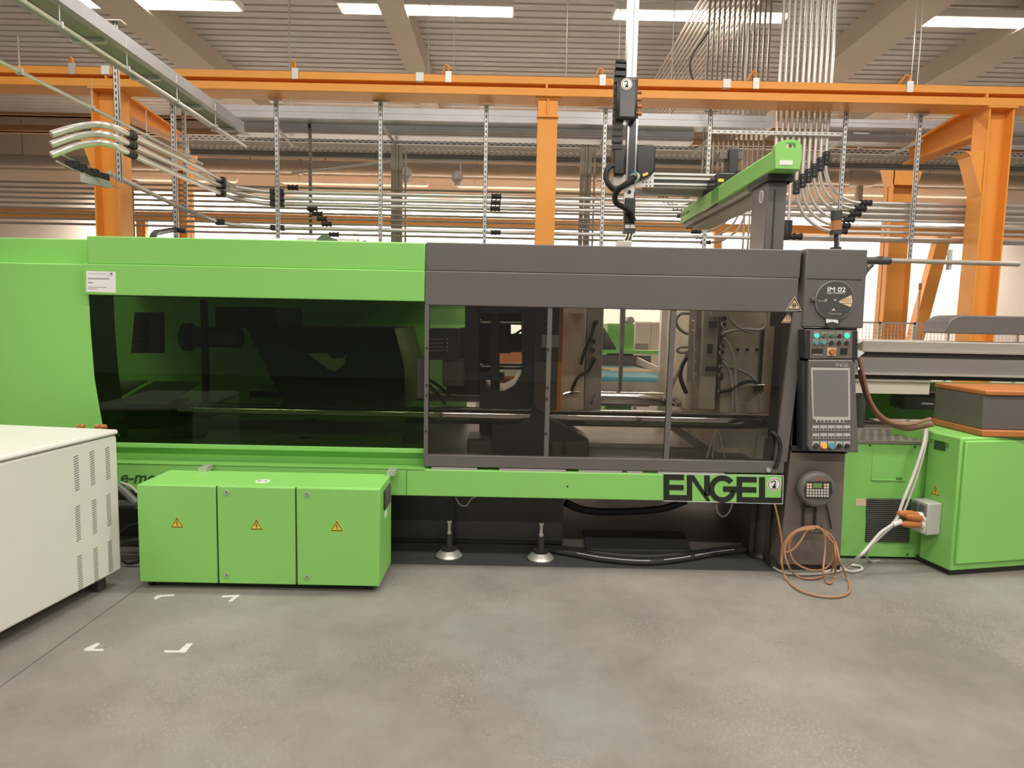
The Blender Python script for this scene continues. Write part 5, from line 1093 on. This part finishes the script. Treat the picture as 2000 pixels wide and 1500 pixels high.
# ---- coiled orange air hose on the hook
def fl(px, py, z=0.012): return SZ(px, py, z)
HYo = 4.105
loops = [[S(1513, 985, 4.15), S(1519, 1010, 4.15), S(1526, 1050, 4.14), S(1528, 1075, 4.12), S(1527, 1100, 4.06), fl(1535, 1130), fl(1560, 1152), fl(1600, 1164), fl(1640, 1165), fl(1659, 1154), fl(1655, 1130), S(1640, 1095, 4.02), S(1633, 1065, 4.08), S(1622, 1045, 4.1), S(1600, 1030, HYo)],
         [S(1600, 1028, HYo), S(1570, 1030, HYo), S(1543, 1045, HYo), S(1530, 1068, HYo - .01), S(1535, 1078, HYo - .02), S(1550, 1072, HYo - .03), S(1564, 1056, HYo - .03), S(1575, 1038, HYo - .02), S(1590, 1031, HYo)],
         [S(1590, 1029, HYo - .02), S(1560, 1036, HYo - .02), S(1542, 1060, HYo - .02), S(1546, 1088, HYo - .03), S(1562, 1105, HYo - .03), S(1590, 1114, HYo - .03), S(1615, 1108, HYo - .03), S(1628, 1085, HYo - .03), S(1624, 1060, HYo - .03), S(1610, 1036, HYo - .02), S(1592, 1030, HYo - .02)],
         [S(1592, 1032, HYo - .04), S(1552, 1040, HYo - .04), S(1533, 1072, HYo - .04), S(1540, 1105, 4.04), fl(1555, 1124), fl(1575, 1130), fl(1600, 1128), fl(1622, 1118), S(1632, 1085, 4.06), S(1630, 1065, 4.06), S(1605, 1035, HYo - .04)],
         [S(1611, 1040, HYo - .05), S(1611, 1075, HYo - .05), S(1608, 1115, 4.0), fl(1612, 1135), fl(1622, 1139), fl(1630, 1125), S(1632, 1090, 4.03), S(1630, 1060, 4.05)]]
ho = thing('air_hose', 'coiled orange air hose hanging from the hook and trailing on the floor', 'hose', fl(1600, 1150, 0))
for i, q in enumerate(loops): MB().tube(bez(q, 8), 0.0065, 8).build('coil', 'hose_orange', ho, smooth=True)
# ================================================================== right-hand part of the machine: injection side base
GY = 4.45
gx0, gx1 = S(1640, 980, GY).x, 4.2
gz0, gz1 = S(1720, 1088, GY).z, S(1740, 867, GY).z
gbm = MB().box(S(1655, 980, GY).x - 0.12, S(1800, 980, GY).x + 0.25, GY, 6.3, gz0, gz1).build('injection_base', 'green', mc, bev=0.006)
MB().boxp(1703, 878, 1768, 938, GY - 0.003, 0.004).build('inspection_cover', 'green', gbm, bev=0.002)
MB().boxp(1703, 937, 1770, 939, GY - 0.01, 0.01).build('cover_lip', 'green', gbm); MB().boxp(1752, 932, 1763, 936, GY - 0.014, 0.012).build('cover_latch', 'green_dark', gbm, bev=0.003)
for px, py in ((1699, 870), (1787, 873), (1772, 1083), (1686, 1083)): p = S(px, py, GY); MB().cyl(p, p - Vector((0, 0.003, 0)), 0.008, n=8).build('hole', 'decal_green', gbm)
vz = MB().boxp(1692, 974, 1778, 1059, GY - 0.002, 0.004).build('vent_grille', 'seal', gbm)
for k in range(22): MB().boxp(1693, 975.5 + k * 3.8, 1777, 977.4 + k * 3.8, GY - 0.012, 0.011).build('vent_slat', 'anthracite', vz)
MB().boxp(1671, 974, 1692, 988, GY - 0.003, 0.003).build('worn_label', 'sign_cream', gbm)
gt = MB().box(S(1655, 980, GY).x - 0.1, S(1800, 980, GY).x + 0.2, GY - 0.01, 5.6, gz1 + 0.002, gz1 + 0.02).build('tread_grating', 'grate', mc)
gs = MB(); xg0, xg1 = S(1655, 980, GY).x - 0.1, S(1800, 980, GY).x + 0.2
for r in range(9):
    y = GY + 0.03 + r * 0.055
    for k in range(int((xg1 - xg0) / 0.06)): gs.add([(xg0 + k * 0.06 + (r % 2) * .03, y, gz1 + 0.021), (xg0 + k * 0.06 + .04 + (r % 2) * .03, y + 0.012, gz1 + 0.021), (xg0 + k * 0.06 + .04 + (r % 2) * .03, y + 0.03, gz1 + 0.021), (xg0 + k * 0.06 + (r % 2) * .03, y + 0.018, gz1 + 0.021)], [(0, 1, 2, 3)])
o = gs.build('grating_holes', 'ink', gt); o['kind'] = 'stuff'
MB().box(S(1655, 1000, 4.9).x, 4.2, 4.9, 6.0, 0, gz0).build('plinth_right', 'black', mc)
# ---- injection unit
IYu = 5.0
iu = thing('injection_unit', 'silver hooded injection unit behind the operator panel', 'machine', (3.2, 5.3, gz1))
ix0 = S(1686, 670, IYu).x; ix1 = 4.6
hz1 = S(1760, 666, IYu).z; hz0 = S(1760, 686, IYu).z
MB().box(ix0, ix1, IYu, 5.6, hz0, hz1).build('hood', 'hood_silver', iu, bev=0.006)
MB().box(ix0 - 0.1, ix0, IYu + 0.1, 5.5, hz0 - 0.05, S(1670, 640, IYu).z).build('end_plate', 'panel_grey', iu)
def strip(a, b, mat, nm, yo=0.0, x0_=None, x1_=None): MB().box(x0_ if x0_ is not None else ix0 - 0.05, x1_ if x1_ is not None else ix1, IYu + yo, 5.5, S(1760, b, IYu).z, S(1760, a, IYu).z).build(nm, mat, iu)
strip(686, 688, 'alu', 'rail_edge', -0.02); strip(688, 699, 'dark_iron', 'rail', 0.02); strip(699, 729, 'panel_grey', 'side_panel', 0.0); strip(729, 733, 'steel_worn', 'rail_edge_low', -0.01); strip(733, 742, 'black', 'rail_gap', 0.04)
strip(742, 746, 'steel_worn', 'lower_rail', 0.0, None, S(1820, 742, IYu).x); strip(746, 770, 'cream', 'lower_panel', 0.02, None, S(1820, 742, IYu).x)
MB().box(ix0 - 0.1, ix1, 5.7, 5.8, gz1, S(1760, 760, IYu).z).build('back_panel', 'green_dark', iu)
MB().boxp(1765, 768, 1850, 800, 5.3, 0.2).build('drive_block', 'dark_iron', iu, bev=0.01); MB().boxp(1690, 828, 1830, 840, 5.2, 0.1).build('guide_bar', 'dark_iron', iu); MB().boxp(1690, 845, 1830, 851, 5.0, 0.1).build('guide_bar', 'steel_worn', iu)
MB().boxp(1680, 770, 1690, 848, 5.0, 0.1).build('support_leg', 'dark_iron', iu); 
MB().tube([S(1800, 788, 5.2), S(1822, 789, 5.2)], 0.008, 6).build('grease_line', 'cable_white', iu)
p = S(1835, 630, 5.25); mo = MB(); prof = [(0.0, -0.30), (0.10, -0.30), (0.125, -0.26), (0.125, 0.9)]
xa = S(1806, 640, 5.42).x; zc = S(1835, 646, 5.25).z
MB().prism([(xa, zc - 0.02), (xa + 0.005, zc + 0.04), (xa + 0.03, zc + 0.085), (xa + 0.075, zc + 0.115), (xa + 0.12, zc + 0.125), (xa + 1.2, zc + 0.125), (xa + 1.2, zc - 0.02)], 5.15, 5.45, 'y').build('motor_cover', 'anthracite', iu, bev=0.01)
# beacon on the control column and the pole bracket
be = thing('signal_beacon', 'black and amber beacon lamp standing on the control column', 'beacon', S(1632, 487, 4.4))
def boxl(a, b, y0, y1, mat, nm): MB().cyl(S((a + b) / 2, y1, 4.45), S((a + b) / 2, y0, 4.45), (S(b, y0, 4.45).x - S(a, y0, 4.45).x) / 2, n=18).build(nm, mat, be, smooth=True)
boxl(1623, 1644, 412, 431, 'dark_iron', 'cap'); boxl(1623.5, 1643.5, 431, 450, 'beacon_amber', 'lens'); boxl(1621, 1644, 450, 458, 'dark_iron', 'collar'); boxl(1629, 1637, 458, 486, 'black', 'pole'); boxl(1621, 1643, 483, 489, 'black', 'base')
ha = thing('support_arm', 'grey tubular support arm leaving the top of the control column to the right', 'arm', S(1690, 510, 4.6))
MB().tube([S(1685, 508, 4.6), S(1745, 509, 4.6), S(1990, 516, 4.6)], 0.017, 10).build('tube', 'pipe_grey', ha, smooth=True)
MB().cyl(S(1690, 509, 4.6), S(1738, 509.5, 4.6), 0.026, n=12).build('clamp_sleeve', 'dark_iron', ha, smooth=True); p = S(1716, 504, 4.6); MB().lathe([(0.028, -0.02), (0.024, 0.01), (0.0, 0.014)], p, 16).build('knob', 'dark_iron', ha, smooth=True)
MB().tube([S(1703, 517, 4.6), S(1692, 530, 4.6), S(1684, 545, 4.5)], 0.014, 8).build('stay', 'dark_iron', ha, smooth=True); p = S(1702, 517, 4.59); MB().cyl(p, p + Vector((0, 0.03, 0)), 0.024, n=14).build('joint', 'steel_worn', ha, smooth=True)
MB().boxp(1854, 487, 1860, 527, 4.6, 0.03).build('stop_plate', 'box_grey', ha)
# ---- brown hoses from the panel to the grey box
for i, q in enumerate(([(1675, 690), (1684, 725), (1697, 775), (1716, 808), (1745, 826), (1780, 828), (1818, 818)], [(1676, 715), (1686, 750), (1702, 795), (1725, 822), (1760, 834), (1790, 834), (1820, 827)], [(1680, 735), (1692, 775), (1710, 808), (1738, 828), (1770, 838), (1800, 834), (1822, 830)])):
    tag(MB().tube(bez([S(x, y, 4.32 + 0.03 * i) for x, y in q], 7), 0.013, 8).build('brown_hose', 'hose_brown', smooth=True), ('upper', 'middle', 'lower')[i] + ' of three brown hoses sagging from the operator panel to the grey unit', 'hose')
# ---- green control cabinet that comes forward at the right, its flank turned a little to the aisle
th = math.radians(12); O2 = SZ(1797, 1087, 0.05); n2 = Vector((-math.cos(th), -math.sin(th), 0)); u2 = Vector((math.sin(th), -math.cos(th), 0))
def flank(px, py):
    d = ray(px, py); o = Vector((0, 0, EYE)); t = (O2 - o).dot(n2) / d.dot(n2); return o + d * t
M2 = Matrix.Translation((O2.x, O2.y, 0)) @ Matrix(((n2.x, u2.x, 0, 0), (n2.y, u2.y, 0, 0), (0, 0, 1, 0), (0, 0, 0, 1)))   # local: x out of the flank, y toward the aisle, z up
I2 = M2.inverted()
FL = (I2 @ flank(1857, 1100)).y; zc1 = flank(1814, 842).z
rc = thing('side_cabinet', 'green cabinet at the right with a socket box on its flank', 'cabinet', (O2.x + 0.5, O2.y, 0))
MB().box(-1.1, 0, -0.012, FL, 0.04, zc1).box(-1.1, -0.06, -0.4, -0.012, 0.04, zc1).xf(M2).build('body', 'green', rc, bev=0.01); MB().box(-1.1, -0.03, -0.25, FL - 0.03, 0, 0.04).xf(M2).build('plinth', 'black', rc)
MB().box(-1.08, -0.02, FL, FL + 0.02, 0.09, zc1 - 0.02).xf(M2).build('front_door', 'green', rc, bev=0.006)
q = I2 @ flank(1836, 870); MB().box(0, 0.004, q.y - 0.045, q.y + 0.045, q.z - 0.03, q.z + 0.03).xf(M2).build('grip_recess', 'seal', rc, bev=0.003)
for px, py in ((1820, 860), (1851, 869)): q = I2 @ flank(px, py); MB().box(0, 0.006, q.y - 0.012, q.y + 0.012, q.z - 0.012, q.z + 0.012).xf(M2).build('bolt', 'green_dark', rc)
q = I2 @ flank(1828, 958); k = M2 @ Matrix.Translation((0.0005, q.y, q.z)) @ Matrix.Rotation(math.pi/2, 4, 'Z') @ Matrix.Diagonal((1, 1, 1, 1)) @ Matrix.Translation(-S(1828, 958, 4.0))
triangle(1828, 958, 4.0, 0.06, rc, 'bolt', 'decal_green', 'sign_yellow', k)
# socket box with plugs
ya = (I2 @ flank(1807, 1000)).y; ybk = (I2 @ flank(1840, 1000)).y; z1_ = flank(1824, 977).z; z0_ = flank(1824, 1040).z; dpt = 0.11
sb = thing('socket_box', 'grey plastic socket box with two black socket lids on the green cabinet flank', 'socket box', M2 @ Vector((dpt, (ya + ybk) / 2, z0_)))
MB().box(0.001, dpt, ya, ybk, z0_, z1_).xf(M2).build('box', 'box_grey', sb, bev=0.008)
hh = ybk - ya
for k in range(2):
    y0_ = ya + hh * (0.06 + k * 0.47); MB().box(dpt, dpt + 0.012, y0_, y0_ + hh * 0.4, z1_ - (z1_ - z0_) * 0.48, z1_ - 0.015).xf(M2).build('socket_lid', 'anthracite', sb, bev=0.006)
MB().box(dpt, dpt + 0.008, ya + 0.008, ybk - 0.008, z0_ + 0.01, z1_ - (z1_ - z0_) * 0.52).xf(M2).build('socket_plate', 'white_paint', sb, bev=0.006)
plugs = (((1797, 1004), (1760, 1002)), ((1800, 1020), (1764, 1026)), ((1793, 1010), (1758, 1010)))
for k, (a, b) in enumerate((((1790, 1006), (1758, 1002)), ((1798, 1012), (1772, 1008)), ((1796, 1024), (1764, 1023)))):
    t = thing('power_plug', ('upper', 'middle', 'lower')[k] + ' orange power plug pushed into the grey socket box', 'plug', S(*a, 4.22))
    A_, B_ = S(*a, 4.24), S(*b, 4.20); dd = (B_ - A_)
    MB().tube([A_, A_ + dd * 0.3, A_ + dd * 0.7, B_, B_ + dd * 0.15], 0.02, 12, ribs=lambda i: (0.021, 0.026, 0.025, 0.018, 0.011)[i]).build('grip', 'plug_orange', t, smooth=True, ang=60)
    MB().cyl(A_ - dd * 0.35, A_, 0.024, n=14).build('collar', 'white_paint', t, smooth=True)
cg = tag(MB().cyl(S(1744, 1024, 4.2), S(1760, 1018, 4.2), 0.018, n=14).build('cable_gland', 'white_paint', smooth=True), 'white cable gland joining the grey cables to the orange plugs', 'gland')
for i, (q, r_) in enumerate((([S(1808, 838, 4.35), S(1803, 870, 4.3), S(1785, 925, 4.26), S(1765, 975, 4.22), S(1748, 1018, 4.2), S(1720, 1040, 4.18), S(1700, 1063, 4.15), S(1680, 1085, 4.1), fl(1650, 1107), fl(1620, 1115), fl(1608, 1118)], 0.010),
                             ([S(1811, 838, 4.35), S(1808, 870, 4.3), S(1793, 925, 4.26), S(1775, 975, 4.22), S(1763, 1005, 4.2)], 0.007),
                             ([S(1745, 1026, 4.2), S(1722, 1046, 4.18), S(1700, 1068, 4.16), S(1692, 1085, 4.2), fl(1700, 1096), fl(1718, 1095)], 0.008),
                             ([fl(1645, 1112), fl(1665, 1116), fl(1683, 1112), fl(1680, 1106), fl(1660, 1103)], 0.009), ([fl(1500, 1102), fl(1530, 1118), fl(1570, 1122), fl(1625, 1118), fl(1660, 1108)], 0.008))):
    tag(MB().tube(bez(q, 8), r_, 8).build('power_cable', 'cable_white' if i in (0, 3) else 'cable_grey', smooth=True), ('thick pale cable running from the grey unit past the plugs to the floor', 'thinner pale cable hanging to the orange plugs', 'grey cable dropping past the vent grille into a hook shape', 'pale cable loop lying on the floor beside the column foot', 'thin grey cable lying along the foot of the control column')[i], 'cable')
# grey unit with orange rims
uY = 4.22; uD = 0.5
ux0 = S(1822, 800, uY + uD).x
un = thing('temperature_unit', 'dark grey unit with orange rims standing on the green side cabinet', 'unit', (ux0 + 0.4, uY + 0.2, zc1))
uz1, uz0 = S(1824, 747, uY + uD).z, zc1
MB().box(ux0, ux0 + 0.8, uY, uY + uD - 0.01, uz0 + 0.045, uz1 - 0.035).build('body', 'anthracite', un, bev=0.006); MB().box(ux0 - 0.005, ux0 + 0.81, uY - 0.02, uY + uD, uz1 - 0.035, uz1).build('top_rim', 'plug_orange', un, bev=0.01); MB().box(ux0 - 0.01, ux0 + 0.81, uY - 0.03, uY + uD, uz0 + 0.002, uz0 + 0.045).build('bottom_rim', 'plug_orange', un, bev=0.008)
# far mesh fence and stack light behind the injection unit
fe = thing('mesh_fence', 'low wire mesh fence behind the injection unit', 'fence', (S(1740, 640, 11).x, 11, 0))
fx0, fx1 = S(1650, 640, 11).x, S(1990, 640, 11).x; fz1 = S(1740, 629, 11).z
MB().box(fx0, fx1, 11, 11.04, fz1 - 0.03, fz1).build('top_rail', 'zinc', fe)
for k in range(6): x = fx0 + (fx1 - fx0) * k / 5; MB().box(x - 0.02, x + 0.02, 11, 11.04, 0, fz1).build('post', 'zinc', fe)
me = MB(); n_ = int((fx1 - fx0) / 0.06)
for k in range(n_): me.box(fx0 + k * .06, fx0 + k * .06 + .006, 11.01, 11.016, 0.1, fz1 - 0.03)
for k in range(14): me.box(fx0, fx1, 11.017, 11.022, fz1 - 0.07 - k * 0.06, fz1 - 0.064 - k * 0.06)
o = me.build('mesh', 'zinc', fe); o['kind'] = 'stuff'
sl = thing('stack_light', 'small stack light on a thin pole in front of the bright back wall', 'beacon', (S(1793, 640, 9.5).x, 9.5, 0))
x = S(1794, 600, 9.5).x; MB().cyl((x, 9.5, 0), (x, 9.5, S(1795, 566, 9.5).z), 0.012, n=8).build('pole', 'zinc', sl, smooth=True); za_, zb2, zc2 = S(1795, 566, 9.5).z, S(1795, 560, 9.5).z, S(1795, 553, 9.5).z
MB().cyl((x, 9.5, za_), (x, 9.5, zb2), 0.022, n=12).build('amber_lens', 'orange', sl, smooth=True); MB().cyl((x, 9.5, zb2), (x, 9.5, zc2), 0.022, n=12).build('cap', 'grey_duct', sl, smooth=True)
# ================================================================== floor under the machine
def floor_hose(q, r_, mat, nm, lb_, n=8): return tag(MB().tube(bez(q, n), r_, 10).build(nm, mat, smooth=True), lb_, 'hose')
for i, (q, r_) in enumerate((([(1050, 1076), (1110, 1086), (1180, 1098), (1260, 1104), (1330, 1098), (1400, 1086), (1465, 1079)], 0.022), ([(1050, 1072), (1120, 1080), (1190, 1090), (1260, 1094), (1330, 1090), (1400, 1080), (1462, 1074)], 0.020))):
    h = floor_hose([SZ(x, y - 6, 0.008 + r_) for x, y in q], r_, 'rubber', 'drain_hose', ('thick black hose with white print sagging along the floor plate', 'second black hose lying behind the printed hose')[i])
    if i == 0:
        P = bez([SZ(x, y - 6, 0.008 + r_) for x, y in q], 8); mk = MB()
        for k in range(10, 44):
            if k in (25, 26, 27, 34): continue
            a, b = P[k], P[min(k + 1, len(P) - 1)]; off = Vector((0, -0.0172, 0.0145)); u = (b - a)
            for s_ in range(3):
                c0 = a + u * (0.05 + s_ * 0.33) + off; c1 = a + u * (0.23 + s_ * 0.33) + off; mk.add([c0, c1, c1 + Vector((0, 0.003, 0.005)), c0 + Vector((0, 0.003, 0.005))], [(0, 1, 2, 3)])
        o = mk.build('print', 'paper', h); o['kind'] = 'stuff'
zmt = 0.012; pts = [(1138, 1036), (1335, 1040), (1352, 1078), (1145, 1074)]
M('floor_brown', (0.24, 0.19, 0.13), 0.6, var=0.2)
tag(MB().prism([tuple(SZ(x, y, 0.02).xy) for x, y in pts], 0.001, 0.03, 'z').build('rubber_mat', 'mat_dark', bev=0.006), 'black rubber mat lying on the floor under the machine', 'mat')
tag(MB().tube(bez([S(1105, 982, 4.7), S(1140, 996, 4.75), S(1200, 1000, 4.8), S(1290, 994, 4.8), S(1340, 978, 4.75)], 8), 0.028, 8).build('sagging_hose', 'rubber', smooth=True), 'dark hose sagging under the green base beam', 'hose')
tag(MB().tube(bez([S(890, 972, 4.3), S(898, 985, 4.3), S(910, 988, 4.3), S(920, 975, 4.3), S(930, 970, 4.3)], 6), 0.004, 6).build('dangling_wire', 'cable_white', smooth=True), 'thin white wire dangling under the green base beam', 'wire')
tag(MB().tube(bez([S(1399, 984, 4.4), S(1402, 1000, 4.4), S(1412, 1009, 4.4), S(1424, 1000, 4.4), S(1430, 984, 4.4)], 6), 0.006, 6).build('wire_loop', 'cable_grey', smooth=True), 'grey wire loop hanging under the letters of the base beam', 'wire')
# ================================================================== groups of look-alikes
GROUPS = {'thin_conduit': 'thin conduits of the rear pipe rack', 'steel_conduit': 'bright conduits of the front pipe rack', 'bent_conduit': 'conduits bending up at the right', 'riser_conduit': 'plain risers behind the pedestal',
          'straight_riser': 'bright straight risers above the robot arm', 'hanger_post': 'perforated hanger posts', 'rear_hanger': 'dark hangers of the rear pipe rack', 'coolant_hose': 'hoses of the fixed mould half and platen',
          'thin_cable': 'thin cables below the tie bar', 'brown_hose': 'brown hoses below the operator panel', 'power_plug': 'orange plugs in the socket box', 'power_cable': 'pale cables at the right of the machine',
          'loose_hose': 'hoses between the white and the green cabinet', 'tie_strut': 'slanted struts between trays and hangers', 'cable_tray': 'galvanised cable trays', 'floor_tape': 'worn corner tapes on the floor',
          'drain_hose': 'black hoses on the floor plate', 'steel_column': 'orange columns of the front row', 'rear_column': 'orange columns of the rear row', 'knee_brace': 'orange knee braces', 'depth_conduit': 'conduits under the depth tray',
          'mold_half': 'mould halves', 'copper_fitting': 'copper fittings behind the white cabinet', 'strut_cluster': 'dark strut clusters', 'rear_rail': 'rails behind the cable trays'}
for o in list(COL.objects):
    if o.parent is None and 'category' in o and 'group' not in o:
        g = GROUPS.get(o.name.split('.')[0])
        if g: o['group'] = g
